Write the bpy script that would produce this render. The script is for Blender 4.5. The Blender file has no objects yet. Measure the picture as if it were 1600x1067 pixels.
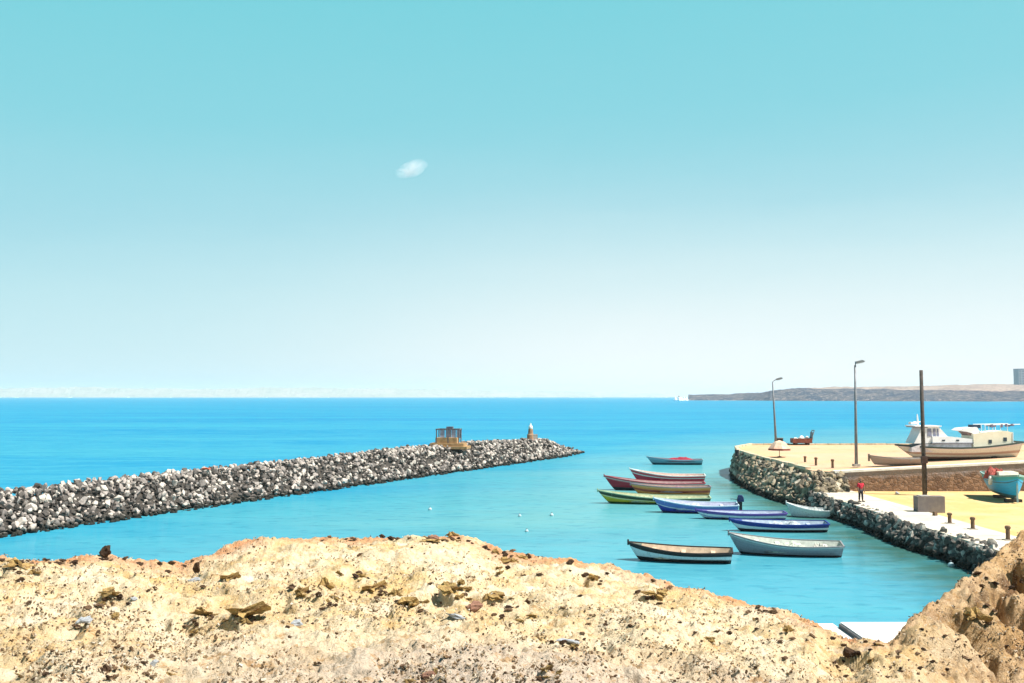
import bpy, bmesh, math, random
import numpy as np
from mathutils import Vector, Matrix

random.seed(7)
rng = np.random.default_rng(7)
S = bpy.context.scene
COL = S.collection
R = math.radians
PI = math.pi

# ------------------------------------------------------------------ camera
F = 1537.0
PITCH = math.atan(85.0 / F)
CAM_Z = 10.0
cp, sp = math.cos(PITCH), math.sin(PITCH)


def ray(px, py):
    u, v = (px - 800.0) / F, (533.5 - py) / F
    return Vector((u, cp - v * sp, sp + v * cp))


def at_z(px, py, z):
    d = ray(px, py)
    t = (z - CAM_Z) / d.z
    return Vector((d.x * t, d.y * t, z))


def at_y(px, py, Y):
    d = ray(px, py)
    t = Y / d.y
    return Vector((d.x * t, Y, CAM_Z + d.z * t))


cam_d = bpy.data.cameras.new("camera")
cam_d.sensor_width = 36.0
cam_d.lens = F / 1600.0 * 36.0
cam_d.clip_start = 0.1
cam_d.clip_end = 60000.0
cam = bpy.data.objects.new("camera", cam_d)
COL.objects.link(cam)
cam.location = (0, 0, CAM_Z)
cam.rotation_euler = (R(90) + PITCH, 0, 0)
S.camera = cam

# ------------------------------------------------------------------ helpers


def tag(o, label=None, cat=None, group=None, kind=None):
    if label: o["label"] = label
    if cat: o["category"] = cat
    if group: o["group"] = group
    if kind: o["kind"] = kind
    return o


def empty(name, loc, rz=0.0):
    o = bpy.data.objects.new(name, None)
    COL.objects.link(o)
    o.location = loc
    o.rotation_euler = (0, 0, rz)
    o.empty_display_size = 0.3
    return o


def link(name, me, parent=None, loc=None):
    o = bpy.data.objects.new(name, me)
    COL.objects.link(o)
    if parent: o.parent = parent
    if loc is not None: o.location = loc
    return o


def fast_mesh(name, V, Fq, smooth=False, mats=(), midx=None):
    me = bpy.data.meshes.new(name)
    me.from_pydata([tuple(v) for v in V] if not isinstance(V, np.ndarray) else V.tolist(), [], Fq if isinstance(Fq, list) else Fq.tolist())
    for m in mats: me.materials.append(m)
    if midx is not None:
        me.polygons.foreach_set("material_index", midx)
    if smooth:
        me.polygons.foreach_set("use_smooth", [True] * len(me.polygons))
    me.update()
    return me


class MB:
    def __init__(s):
        s.V, s.F, s.M = [], [], []

    def add(s, V, Fs, m=0):
        b = len(s.V)
        s.V += [tuple(v) for v in V]
        s.F += [tuple(b + i for i in f) for f in Fs]
        s.M += [m] * len(Fs)
        return s

    def box(s, c, size, rz=0.0, m=0, taper=1.0, rot=None):
        hx, hy, hz = size[0] / 2, size[1] / 2, size[2] / 2
        pts = []
        M = rot if rot is not None else Matrix.Rotation(rz, 3, 'Z')
        for z, t in ((-hz, 1.0), (hz, taper)):
            for x, y in ((-hx, -hy), (hx, -hy), (hx, hy), (-hx, hy)):
                pts.append(M @ Vector((x * t, y * t, z)) + Vector(c))
        return s.add(pts, [(0, 3, 2, 1), (4, 5, 6, 7), (0, 1, 5, 4), (1, 2, 6, 5), (2, 3, 7, 6), (3, 0, 4, 7)], m)

    def prism_y(s, poly, y0, y1, m=0, inset=0.0):
        """polygon in x,z swept along y"""
        n = len(poly)
        pts = [(x, y0, z) for x, z in poly] + [(x, y1, z) for x, z in poly]
        fs = [tuple(range(n)), tuple(reversed(range(n, 2 * n)))]
        fs += [(i, n + i, n + (i + 1) % n, (i + 1) % n) for i in range(n)]
        return s.add(pts, fs, m)

    def tube(s, path, r, n=8, m=0):
        path = [Vector(p) for p in path]
        k = len(path)
        rr = r if isinstance(r, (list, tuple)) else [r] * k
        pts = []
        for i, p in enumerate(path):
            d = (path[min(i + 1, k - 1)] - path[max(i - 1, 0)]).normalized()
            a = d.cross(Vector((0, 0, 1)))
            if a.length < 1e-3: a = d.cross(Vector((0, 1, 0)))
            a.normalize(); b = d.cross(a)
            for j in range(n):
                t = 2 * PI * j / n
                pts.append(p + (a * math.cos(t) + b * math.sin(t)) * rr[i])
        fs = []
        for i in range(k - 1):
            for j in range(n):
                fs.append((i * n + j, i * n + (j + 1) % n, (i + 1) * n + (j + 1) % n, (i + 1) * n + j))
        fs.append(tuple(reversed(range(n))))
        fs.append(tuple((k - 1) * n + j for j in range(n)))
        return s.add(pts, fs, m)

    def lathe(s, prof, c=(0, 0, 0), n=16, m=0):
        pts, fs = [], []
        for r, z in prof:
            for j in range(n):
                t = 2 * PI * j / n
                pts.append((c[0] + r * math.cos(t), c[1] + r * math.sin(t), c[2] + z))
        for i in range(len(prof) - 1):
            for j in range(n):
                fs.append((i * n + j, i * n + (j + 1) % n, (i + 1) * n + (j + 1) % n, (i + 1) * n + j))
        fs.append(tuple(reversed(range(n))))
        fs.append(tuple((len(prof) - 1) * n + j for j in range(n)))
        return s.add(pts, fs, m)

    def build(s, name, mats, parent=None, loc=None, smooth=False):
        if not isinstance(mats, (list, tuple)): mats = [mats]
        me = fast_mesh(name, s.V, s.F, smooth, mats, s.M)
        bm = bmesh.new(); bm.from_mesh(me)
        bmesh.ops.recalc_face_normals(bm, faces=bm.faces)
        bm.to_mesh(me); bm.free()
        return link(name, me, parent, loc)


# numpy gradient-ish value noise
_P = rng.permutation(512)
_P = np.concatenate([_P, _P, _P])
_T = rng.random(1600) * 2 - 1


def vnoise(x, y, seed=0):
    xi, yi = np.floor(x).astype(int), np.floor(y).astype(int)
    fx, fy = x - xi, y - yi
    fx = fx * fx * fx * (fx * (fx * 6 - 15) + 10)
    fy = fy * fy * fy * (fy * (fy * 6 - 15) + 10)

    def h(a, b):
        return _T[_P[(_P[(a + seed * 37) & 511] + b) & 511]]
    a, b, c, d = h(xi, yi), h(xi + 1, yi), h(xi, yi + 1), h(xi + 1, yi + 1)
    return (a * (1 - fx) + b * fx) * (1 - fy) + (c * (1 - fx) + d * fx) * fy


def fbm(x, y, o=4, seed=0, gain=0.5):
    t, a = 0, 1.0
    for i in range(o):
        t = t + a * vnoise(x, y, seed + i)
        x, y, a = x * 2.03 + 11.3, y * 2.03 + 5.7, a * gain
    return t


# ------------------------------------------------------------------ materials
class N:
    """tiny node builder"""
    def __init__(s, m):
        s.t = m.node_tree
        s.n, s.l = s.t.nodes, s.t.links

    def new(s, typ, **kw):
        n = s.n.new(typ)
        for k, v in kw.items():
            if k in n.inputs: n.inputs[k].default_value = v
            else: setattr(n, k, v)
        return n

    def link(s, a, b): s.l.new(a, b)

    def val(s, x, sock):
        if hasattr(x, 'is_linked') or hasattr(x, 'links'): s.link(x, sock)
        else: sock.default_value = x

    def math(s, op, a, b=0.0, clamp=False):
        n = s.n.new('ShaderNodeMath'); n.operation = op; n.use_clamp = clamp
        s.val(a, n.inputs[0]); s.val(b, n.inputs[1])
        return n.outputs[0]

    def mix(s, f, a, b, mode='MIX'):
        n = s.n.new('ShaderNodeMix'); n.data_type = 'RGBA'; n.blend_type = mode
        s.val(f, n.inputs[0])
        for x, k in ((a, 6), (b, 7)):
            if isinstance(x, tuple): x = (*x, 1.0) if len(x) == 3 else x
            s.val(x, n.inputs[k])
        return n.outputs[2]

    def mapping(s, vec, scale=(1, 1, 1), loc=(0, 0, 0), rot=(0, 0, 0)):
        n = s.n.new('ShaderNodeMapping')
        s.link(vec, n.inputs[0])
        n.inputs['Scale'].default_value = scale
        n.inputs['Location'].default_value = loc
        n.inputs['Rotation'].default_value = rot
        return n.outputs[0]

    def noise(s, vec, scale, detail=4.0, rough=0.5, dist=0.0):
        n = s.n.new('ShaderNodeTexNoise')
        s.link(vec, n.inputs['Vector'])
        n.inputs['Scale'].default_value = scale
        n.inputs['Detail'].default_value = detail
        n.inputs['Roughness'].default_value = rough
        n.inputs['Distortion'].default_value = dist
        return n.outputs['Fac']

    def voro(s, vec, scale, feature='F1', out='Distance', rnd=1.0):
        n = s.n.new('ShaderNodeTexVoronoi'); n.feature = feature
        s.link(vec, n.inputs['Vector'])
        n.inputs['Scale'].default_value = scale
        n.inputs['Randomness'].default_value = rnd
        return n.outputs[out]

    def step(s, x, lo, hi, a=0.0, b=1.0, smooth=False):
        n = s.n.new('ShaderNodeMapRange')
        if smooth: n.interpolation_type = 'SMOOTHSTEP'
        s.link(x, n.inputs[0])
        n.inputs[1].default_value = lo; n.inputs[2].default_value = hi
        n.inputs[3].default_value = a; n.inputs[4].default_value = b
        return n.outputs[0]

    def bump(s, h, strength, dist, nrm=None):
        n = s.n.new('ShaderNodeBump')
        s.link(h, n.inputs['Height'])
        n.inputs['Strength'].default_value = strength
        n.inputs['Distance'].default_value = dist
        if nrm is not None: s.link(nrm, n.inputs['Normal'])
        return n.outputs[0]


def mat(name):
    m = bpy.data.materials.new(name)
    m.use_nodes = True
    k = N(m)
    b = m.node_tree.nodes['Principled BSDF']
    return m, k, b


def simple(name, c, rough=0.6, c2=None, scale=3.0, amt=1.0, metal=0.0, spec=0.3, bump=0.0):
    """painted / weathered surface: base colour mottled by noise towards c2"""
    m, k, b = mat(name)
    tc = k.new('ShaderNodeTexCoord').outputs['Object']
    if c2 is None: c2 = tuple(x * 0.62 for x in c)
    n = k.noise(tc, scale, 6, 0.65)
    f = k.math('MULTIPLY', k.step(n, 0.42, 0.68), amt)
    col = k.mix(f, c, c2)
    k.link(col, b.inputs['Base Color'])
    b.inputs['Roughness'].default_value = rough
    b.inputs['Metallic'].default_value = metal
    b.inputs['Specular IOR Level'].default_value = spec
    if bump:
        k.link(k.bump(k.noise(tc, scale * 6, 4), bump, 0.02), b.inputs['Normal'])
    return m


def rock_mat(name, ramp, use_attr, wet=None, tint=None, bump=0.6, bscale=6.0):
    m, k, b = mat(name)
    if use_attr:
        a = k.new('ShaderNodeAttribute'); a.attribute_name = 'rnd'
        rnd = a.outputs['Fac']
    else:
        rnd = k.new('ShaderNodeObjectInfo').outputs['Random']
    geo = k.new('ShaderNodeNewGeometry').outputs['Position']
    r = k.new('ShaderNodeValToRGB')
    r.color_ramp.interpolation = 'LINEAR'
    e = r.color_ramp.elements
    while len(e) < len(ramp): e.new(0.5)
    for i, (p, c) in enumerate(ramp):
        e[i].position = p; e[i].color = (*c, 1)
    k.link(rnd, r.inputs[0])
    n = k.noise(geo, 3.0, 6, 0.7)
    col = k.mix(k.step(n, 0.35, 0.75, 0.0, 0.7), r.outputs[0], tint or (0.14, 0.12, 0.1))
    if wet is not None:
        z = k.new('ShaderNodeSeparateXYZ'); k.link(geo, z.inputs[0])
        zz = k.math('ADD', z.outputs['Z'], k.math('MULTIPLY', k.math('SUBTRACT', n, 0.5), 0.5))
        col = k.mix(k.step(zz, wet, wet + 0.25, 1.0, 0.0), col, (0.022, 0.022, 0.018))
    k.link(col, b.inputs['Base Color'])
    b.inputs['Roughness'].default_value = 0.85
    b.inputs['Specular IOR Level'].default_value = 0.2
    k.link(k.bump(k.noise(geo, bscale, 6, 0.65), bump, 0.15), b.inputs['Normal'])
    return m


# ------------------------------------------------------------------ world, sun, exposure
EXPO = 1.0
SUN_EL, SUN_AZ = R(57), R(110)      # azimuth measured from +Y (view direction) towards +X
sdir = Vector((math.sin(SUN_AZ) * math.cos(SUN_EL), math.cos(SUN_AZ) * math.cos(SUN_EL), math.sin(SUN_EL)))
W = bpy.data.worlds.new("World")
S.world = W
W.use_nodes = True
k = N(W)
bg = W.node_tree.nodes['Background']
sky = k.new('ShaderNodeTexSky')
sky.sky_type = 'NISHITA'
sky.sun_disc = False
sky.sun_elevation = SUN_EL
sky.sun_rotation = SUN_AZ
sky.dust_density = 1.5
g = k.new('ShaderNodeTexCoord').outputs['Generated']
sep = k.new('ShaderNodeSeparateXYZ'); k.link(g, sep.inputs[0])
ramp = k.new('ShaderNodeValToRGB')
cr = ramp.color_ramp
SKY = [(0.0, (0.58, 0.815, 0.86)), (0.04, (0.585, 0.82, 0.87)), (0.099, (0.50, 0.78, 0.84)), (0.172, (0.36, 0.70, 0.79)),
       (0.262, (0.25, 0.665, 0.755)), (0.373, (0.195, 0.645, 0.73)), (0.52, (0.05, 0.22, 0.32)), (1.0, (0.02, 0.08, 0.15))]
while len(cr.elements) < len(SKY): cr.elements.new(0.5)
for i, (p, c) in enumerate(SKY):
    cr.elements[i].position = p; cr.elements[i].color = (*c, 1)
# faint high streaks of cirrus: a little paler towards the right of the view
sn = k.noise(k.mapping(g, (1.2, 1.2, 7.0)), 2.2, 5, 0.6)
zz = k.math('ADD', sep.outputs['Z'], k.math('MULTIPLY', k.math('SUBTRACT', sn, 0.5), 0.035))
zz = k.math('SUBTRACT', zz, k.math('MULTIPLY', k.math('ADD', sep.outputs['X'], 0.25), 0.04))
k.link(zz, ramp.inputs[0])
# hazier, whiter air towards the sun's side of the horizon
glow = k.math('MULTIPLY', k.step(sep.outputs['X'], -0.55, 0.15, smooth=True), k.step(k.math('ADD', sep.outputs['Z'], k.math('MULTIPLY', k.math('SUBTRACT', sn, 0.5), 0.03)), 0.27, -0.03, smooth=True))
glow = k.math('MULTIPLY', glow, k.math('ADD', 0.45, k.math('MULTIPLY', glow, 0.55)))
pale = k.mix(k.math('MULTIPLY', glow, 1.0), ramp.outputs[0], (0.97, 0.99, 0.975))
grad = k.mix(1.0, pale, (6.1, 6.1, 6.1), 'MULTIPLY')
tot = k.mix(0.03, grad, sky.outputs[0])
k.link(tot, bg.inputs['Color'])
bg.inputs['Strength'].default_value = 0.083

sun_d = bpy.data.lights.new("sun", 'SUN')
sun_d.energy = 4.8
sun_d.angle = R(0.53)
sun_d.color = (1.0, 0.94, 0.85)
sun = bpy.data.objects.new("sun", sun_d)
COL.objects.link(sun)
sun.rotation_euler = (-sdir).to_track_quat('-Z', 'Y').to_euler()

S.view_settings.view_transform = 'Standard'
S.view_settings.look = 'None'
S.view_settings.exposure = EXPO
S.view_settings.gamma = 1.0
S.render.engine = 'CYCLES'
S.cycles.use_denoising = True
S.cycles.max_bounces = 5
S.cycles.diffuse_bounces = 3
S.cycles.volume_bounces = 1
S.cycles.use_adaptive_sampling = True
S.cycles.adaptive_threshold = 0.02

# ------------------------------------------------------------------ sea


def sea_material():
    m, k, b = mat("sea_water")
    pos = k.new('ShaderNodeNewGeometry').outputs['Position']
    sp_ = k.new('ShaderNodeSeparateXYZ'); k.link(pos, sp_.inputs[0])
    X, Y = sp_.outputs['X'], sp_.outputs['Y']
    streak = k.noise(k.mapping(pos, (0.004, 0.02, 1)), 1.0, 6, 0.6)
    broad = k.noise(k.mapping(pos, (0.012, 0.03, 1)), 1.0, 4, 0.55)
    # signed distance across the breakwater line: harbour one side, open sea the other
    d = k.math('SUBTRACT', k.math('MULTIPLY', k.math('ADD', X, 36.0), 0.909), k.math('MULTIPLY', k.math('SUBTRACT', Y, 70.0), 0.416))
    far = k.step(Y, 60, 420)
    deep = k.mix(k.step(streak, 0.36, 0.66), (0.005, 0.20, 0.36), (0.04, 0.265, 0.345))
    deepfar = k.mix(k.step(streak, 0.36, 0.66), (0.0, 0.175, 0.355), (0.012, 0.235, 0.38))
    open_ = k.mix(far, deep, deepfar)
    harb = k.mix(k.step(broad, 0.38, 0.62), (0.06, 0.265, 0.315), (0.115, 0.32, 0.335))
    near = k.mix(k.step(broad, 0.38, 0.62), (0.02, 0.215, 0.35), (0.06, 0.29, 0.38))
    harb = k.mix(k.step(Y, 78, 52), harb, near)
    fade = k.math('ADD', d, k.math('MULTIPLY', k.math('SUBTRACT', broad, 0.5), 30.0))
    hmask = k.math('MULTIPLY', k.step(fade, -6, 30), k.step(Y, 330, 150))
    col = k.mix(hmask, open_, harb)
    # dark green reflection of the quay rocks, painted into the water colour
    shn = k.noise(k.mapping(pos, (0.25, 0.7, 1)), 1.0, 5, 0.6)
    sh = k.math('MULTIPLY', k.step(k.math('ADD', X, k.math('MULTIPLY', k.math('SUBTRACT', shn, 0.5), 7.0)), 19.0, 24.2), k.step(Y, 132, 112))
    col = k.mix(k.math('MULTIPLY', sh, 0.9), col, (0.035, 0.09, 0.065))
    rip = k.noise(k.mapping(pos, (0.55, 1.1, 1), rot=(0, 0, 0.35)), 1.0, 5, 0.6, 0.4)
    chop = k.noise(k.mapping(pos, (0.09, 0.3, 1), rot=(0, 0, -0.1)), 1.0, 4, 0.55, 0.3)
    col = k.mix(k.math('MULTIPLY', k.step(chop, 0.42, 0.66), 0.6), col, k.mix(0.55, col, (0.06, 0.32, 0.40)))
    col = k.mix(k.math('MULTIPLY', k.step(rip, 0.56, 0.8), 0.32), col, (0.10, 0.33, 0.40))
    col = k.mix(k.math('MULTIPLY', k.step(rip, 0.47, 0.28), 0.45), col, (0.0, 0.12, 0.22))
    h = k.math('ADD', k.math('MULTIPLY', rip, 0.5), chop)
    nb = k.bump(h, 0.30, 0.35)
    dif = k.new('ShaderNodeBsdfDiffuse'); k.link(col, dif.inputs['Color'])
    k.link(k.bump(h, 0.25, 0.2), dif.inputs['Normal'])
    gl = k.new('ShaderNodeBsdfGlossy'); gl.inputs['Roughness'].default_value = 0.08
    k.link(nb, gl.inputs['Normal'])
    lw = k.new('ShaderNodeLayerWeight'); lw.inputs['Blend'].default_value = 0.5
    fac = k.math('MULTIPLY', k.math('POWER', lw.outputs['Facing'], 2.0), k.mix(hmask, (0.08, 0.08, 0.08), (0.28, 0.28, 0.28)))
    fac = k.math('ADD', fac, 0.02)
    mx = k.new('ShaderNodeMixShader')
    k.link(fac, mx.inputs[0]); k.link(dif.outputs[0], mx.inputs[1]); k.link(gl.outputs[0], mx.inputs[2])
    out = m.node_tree.nodes['Material Output']
    k.link(mx.outputs[0], out.inputs['Surface'])
    m.node_tree.nodes.remove(b)
    return m


mb = MB()
mb.add([(-14500, -900, 0), (14500, -900, 0), (14500, 14800, 0), (-14500, 14800, 0)], [(0, 1, 2, 3)])
tag(mb.build("sea", sea_material()), kind="structure")

# ------------------------------------------------------------------ headland (terrain under the camera)
CREST = [(-1500, 885, 9), (-600, 880, 10), (-100, 874, 11), (0, 871, 11.5), (90, 874, 11.5), (160, 868, 12), (225, 875, 12), (285, 879, 12.2), (330, 866, 13), (370, 856, 13.5),
         (430, 844, 14.2), (480, 837, 14.8), (600, 836, 15), (720, 839, 15), (752, 848, 14.8), (790, 861, 14.5), (880, 871, 14.2), (950, 880, 14), (990, 893, 13.6),
         (1040, 910, 13), (1150, 941, 12.2), (1230, 958, 11.6), (1272, 974, 11), (1290, 989, 11), (1330, 1010, 10.4), (1360, 1009, 10.0), (1390, 1007, 10.0), (1405, 993, 10.1),
         (1425, 968, 10.4), (1460, 940, 10.9), (1500, 906, 11.7), (1550, 868, 12.8), (1600, 829, 14), (1700, 765, 16), (1900, 690, 20), (2600, 650, 24)]
ct, cd, cz = [], [], []
for px, py, D in CREST:
    p = at_y(px, py, D)
    ct.append(math.atan2(p.x, p.y)); cd.append(math.hypot(p.x, p.y)); cz.append(p.z)
ct, cd, cz = map(np.array, (ct, cd, cz))
th_in = np.linspace(R(-31), R(31), 880)
th = np.concatenate([np.linspace(-PI, R(-31.5), 150), th_in, np.linspace(R(31.5), PI, 150)])
t_near = 1 - np.exp(np.linspace(math.log(1.0), math.log(0.02), 2))  # unused marker
NR = 250
rel = np.concatenate([np.linspace(0.02, 0.30, 22), np.exp(np.linspace(math.log(0.305), 0.0, NR)), 1 + np.linspace(0.006, 1.1, 70) ** 1.35])
TH, RL = np.meshgrid(th, rel, indexing='ij')
DC = np.interp(TH, ct, cd); ZC = np.interp(TH, ct, cz)
D_ = RL * DC
hill = np.interp(TH, [R(20.0), R(22.5), R(27), R(40), R(60)], [0, 0.45, 1, 1, 0.4])
znear = 8.42 - 0.15 * np.interp(TH, [R(-30), R(30)], [0, 1])
tt = np.clip((D_ - 3.0) / (DC - 3.0), 0, 1)
flat = znear + (ZC - znear) * (tt ** 1.15)
zd = ZC - 0.75 - 0.2 * hill
dipc = 0.62
hp = np.where(tt < dipc, 8.3 + (zd - 8.3) * np.clip(tt / dipc, 0, 1) ** 0.9, zd + (ZC - zd) * np.clip((tt - dipc) / (1 - dipc), 0, 1) ** 0.85)
Z = flat * (1 - hill) + hp * hill
over = np.clip(D_ - DC, 0, None)
Z = Z - np.where(over < 0.5, over ** 2 * 0.9, 0.225 + (over - 0.5) * 1.1)
XX, YY = D_ * np.sin(TH), D_ * np.cos(TH)
rim = np.clip(1 - np.abs(D_ - DC) / 1.2, 0, 1)
amp = 1 - 0.55 * rim
Z = Z + amp * (0.09 * fbm(XX * 0.8, YY * 0.8, 3, 1) + 0.045 * fbm(XX * 2.6, YY * 2.6, 3, 5)) + 0.03 * fbm(XX * 7, YY * 7, 3, 9) + 0.016 * fbm(XX * 24, YY * 24, 2, 13)
# erosion of the bank: ribs running down-slope, ledges
rib = np.abs(fbm((XX - YY) * 1.6, (XX + YY) * 0.5, 3, 21))
Z = Z - hill * np.clip(tt - 0.3, 0, 1) * 0.13 * rib * (1 - 0.92 * rim)
led = fbm(XX * 3.4 - YY * 1.3, YY * 4.2 + XX * 1.2, 4, 31)
Z = Z + hill * 0.085 * np.clip(led * 2.8, -1, 1) * (1 - 0.92 * rim)


def pit(px, py, w, ln, depth, zg=None, ang=None):
    """hollow with a steep back wall facing the camera"""
    global Z
    ang = -0.95 if ang is None else ang - 1.1
    d0 = ray(px, py)
    # march along the ray to the surface
    a = math.atan2(d0.x, d0.y)
    i = int(np.argmin(np.abs(th - a)))
    hz = CAM_Z + d0.z / math.hypot(d0.x, d0.y) * D_[i]
    j = np.argmax(Z[i] > hz) if (Z[i] > hz).any() else None
    if j is None: return
    xc, yc = XX[i, j], YY[i, j]
    ca, sa = math.cos(ang), math.sin(ang)
    lx = (XX - xc) * ca + (YY - yc) * sa
    ly = -(XX - xc) * sa + (YY - yc) * ca
    wob = 0.5 * ln * fbm(XX * 2.6, YY * 2.6, 2, 41)
    q = (ly + wob) / ln
    f = np.where(q > 0, 0, np.clip(-q / 0.28, 0, 1) * np.clip(1 + q * 0.8, 0, 1))
    Z = Z - depth * np.exp(-(lx / w) ** 4) * f * (1 - 0.9 * np.clip(rim * 1.6 - 0.3, 0, 1))


for a in [(1575, 940, 0.5, 0.8, 0.62, None, 0.1), (1535, 975, 0.32, 0.6, 0.42, None, 0.1), (1595, 885, 0.3, 0.6, 0.4), (1560, 1030, 0.25, 0.5, 0.32, None, 0.5),
          (1480, 960, 0.5, 0.5, 0.22, None, 0.4), (1450, 985, 0.35, 0.4, 0.16, None, 0.4), (1500, 930, 0.35, 0.35, 0.18, None, 0.3), (1545, 905, 0.3, 0.4, 0.2, None, 0.3),
          (380, 968, 0.24, 0.45, 0.22), (165, 938, 0.22, 0.3, 0.16, None, 0.3), (140, 955, 0.2, 0.3, 0.14, None, 0.3), (645, 952, 0.26, 0.4, 0.2), (700, 925, 0.24, 0.35, 0.2),
          (775, 940, 0.24, 0.3, 0.16, None, -0.3), (468, 932, 0.14, 0.3, 0.2), (512, 936, 0.16, 0.25, 0.16), (585, 925, 0.2, 0.3, 0.17), (815, 958, 0.18, 0.25, 0.13),
          (870, 958, 0.2, 0.3, 0.12), (355, 915, 0.2, 0.3, 0.14), (305, 896, 0.2, 0.2, 0.12), (30, 890, 0.3, 0.3, 0.13), (190, 890, 0.5, 0.15, 0.1), (120, 985, 0.2, 0.3, 0.11),
          (285, 980, 0.22, 0.25, 0.13), (1330, 1030, 0.24, 0.3, 0.15), (925, 908, 0.2, 0.25, 0.14), (1020, 935, 0.25, 0.3, 0.12), (600, 935, 0.15, 0.2, 0.11), (550, 945, 0.2, 0.25, 0.12),
          (670, 1055, 0.16, 0.25, 0.12), (40, 1060, 0.25, 0.25, 0.11), (325, 968, 0.15, 0.2, 0.1), (960, 1010, 0.14, 0.2, 0.08), (1120, 975, 0.2, 0.2, 0.09)]:
    pit(*a)
for i in range(70):
    pit(random.uniform(-20, 1450), random.uniform(890, 1060), random.uniform(0.05, 0.16), random.uniform(0.08, 0.2), random.uniform(0.03, 0.08), None, random.uniform(-0.5, 0.5))
for i in range(60):
    pit(random.uniform(1430, 1610), random.uniform(860, 1065), random.uniform(0.06, 0.2), random.uniform(0.1, 0.3), random.uniform(0.05, 0.16), None, random.uniform(-.2, .5))
Z = np.maximum(Z, -2.0)


def ground_hit(px, py):
    """where the pixel's ray meets the headland"""
    d0 = ray(px, py)
    a = math.atan2(d0.x, d0.y)
    i = int(np.argmin(np.abs(th - a)))
    hz = CAM_Z + d0.z / math.hypot(d0.x, d0.y) * D_[i]
    ok = Z[i] > hz
    if not ok.any(): return None
    j = int(np.argmax(ok))
    if rel[j] > 1.05: return None
    return Vector((XX[i, j], YY[i, j], Z[i, j]))


def ground_z(x, y):
    a = math.atan2(x, y); d = math.hypot(x, y)
    i = int(np.argmin(np.abs(th - a)))
    return float(np.interp(d, D_[i], Z[i]))


def soil_material():
    m, k, b = mat("sandy_soil")
    pos = k.new('ShaderNodeNewGeometry').outputs['Position']
    sp_ = k.new('ShaderNodeSeparateXYZ'); k.link(pos, sp_.inputs[0])
    X, Y = sp_.outputs['X'], sp_.outputs['Y']
    n1 = k.noise(pos, 0.8, 6, 0.6, 0.4)
    n2 = k.noise(pos, 2.7, 7, 0.65, 0.2)
    n3 = k.noise(pos, 11.0, 6, 0.7)
    n4 = k.noise(pos, 55.0, 5, 0.7)
    col = k.mix(k.step(n1, 0.36, 0.62), (0.56, 0.405, 0.205), (0.65, 0.54, 0.385))
    col = k.mix(k.step(n2, 0.50, 0.72), col, (0.70, 0.62, 0.48))
    col = k.mix(k.math('MULTIPLY', k.step(n2, 0.46, 0.30), 0.8), col, (0.52, 0.32, 0.11))
    # greyish pink trodden ground close to the camera
    pk = k.math('MULTIPLY', k.step(k.math('ADD', Y, k.math('MULTIPLY', k.math('SUBTRACT', n1, 0.5), 4.5)), 8.2, 6.6), k.step(X, -3.4, -0.6))
    col = k.mix(k.math('MULTIPLY', pk, 0.8), col, k.mix(k.step(n3, 0.35, 0.65), (0.35, 0.27, 0.22), (0.54, 0.455, 0.385)))
    # reddish clay along the rim
    at = k.new('ShaderNodeAttribute'); at.attribute_name = 'rim'
    rr = k.math('MULTIPLY', at.outputs['Fac'], k.step(n2, 0.40, 0.52))
    col = k.mix(k.math('MULTIPLY', rr, 0.9), col, (0.47, 0.20, 0.085))
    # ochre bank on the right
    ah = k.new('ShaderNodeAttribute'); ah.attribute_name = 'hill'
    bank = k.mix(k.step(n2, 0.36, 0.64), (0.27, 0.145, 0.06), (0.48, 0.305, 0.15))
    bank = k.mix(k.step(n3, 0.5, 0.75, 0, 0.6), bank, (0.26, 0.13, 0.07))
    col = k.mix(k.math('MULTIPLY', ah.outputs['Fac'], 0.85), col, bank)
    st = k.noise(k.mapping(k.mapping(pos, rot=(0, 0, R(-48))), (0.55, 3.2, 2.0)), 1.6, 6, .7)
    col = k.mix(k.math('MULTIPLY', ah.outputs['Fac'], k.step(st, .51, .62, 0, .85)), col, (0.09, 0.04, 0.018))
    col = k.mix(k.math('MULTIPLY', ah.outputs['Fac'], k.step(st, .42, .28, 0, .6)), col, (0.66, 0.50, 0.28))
    hs = k.noise(k.mapping(pos, (0.8, 2.4, 2.4)), 2.2, 6, .7)
    col = k.mix(k.step(hs, .57, .70, 0, .55), col, (0.46, 0.27, 0.10))
    cr_ = k.noise(pos, 6.0, 8, 0.75, 0.6)
    col = k.mix(k.step(cr_, .56, .62, 0, .75), col, (0.36, 0.20, 0.075))
    col = k.mix(k.step(cr_, .64, .72, 0, .65), col, (0.15, 0.085, 0.04))
    # grit: fine dark and pale grains
    col = k.mix(k.step(n3, 0.58, 0.75, 0, 0.5), col, (0.33, 0.22, 0.11))
    col = k.mix(k.step(n4, 0.56, 0.72, 0, 0.6), col, (0.24, 0.16, 0.09))
    col = k.mix(k.step(n4, 0.44, 0.30, 0, 0.5), col, (0.80, 0.74, 0.62))
    k.link(col, b.inputs['Base Color'])
    b.inputs['Roughness'].default_value = 0.95
    b.inputs['Specular IOR Level'].default_value = 0.1
    h = k.math('ADD', k.math('MULTIPLY', n3, 1.0), k.math('MULTIPLY', n4, 0.35))
    k.link(k.bump(h, 0.9, 0.06), b.inputs['Normal'])
    return m


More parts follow.
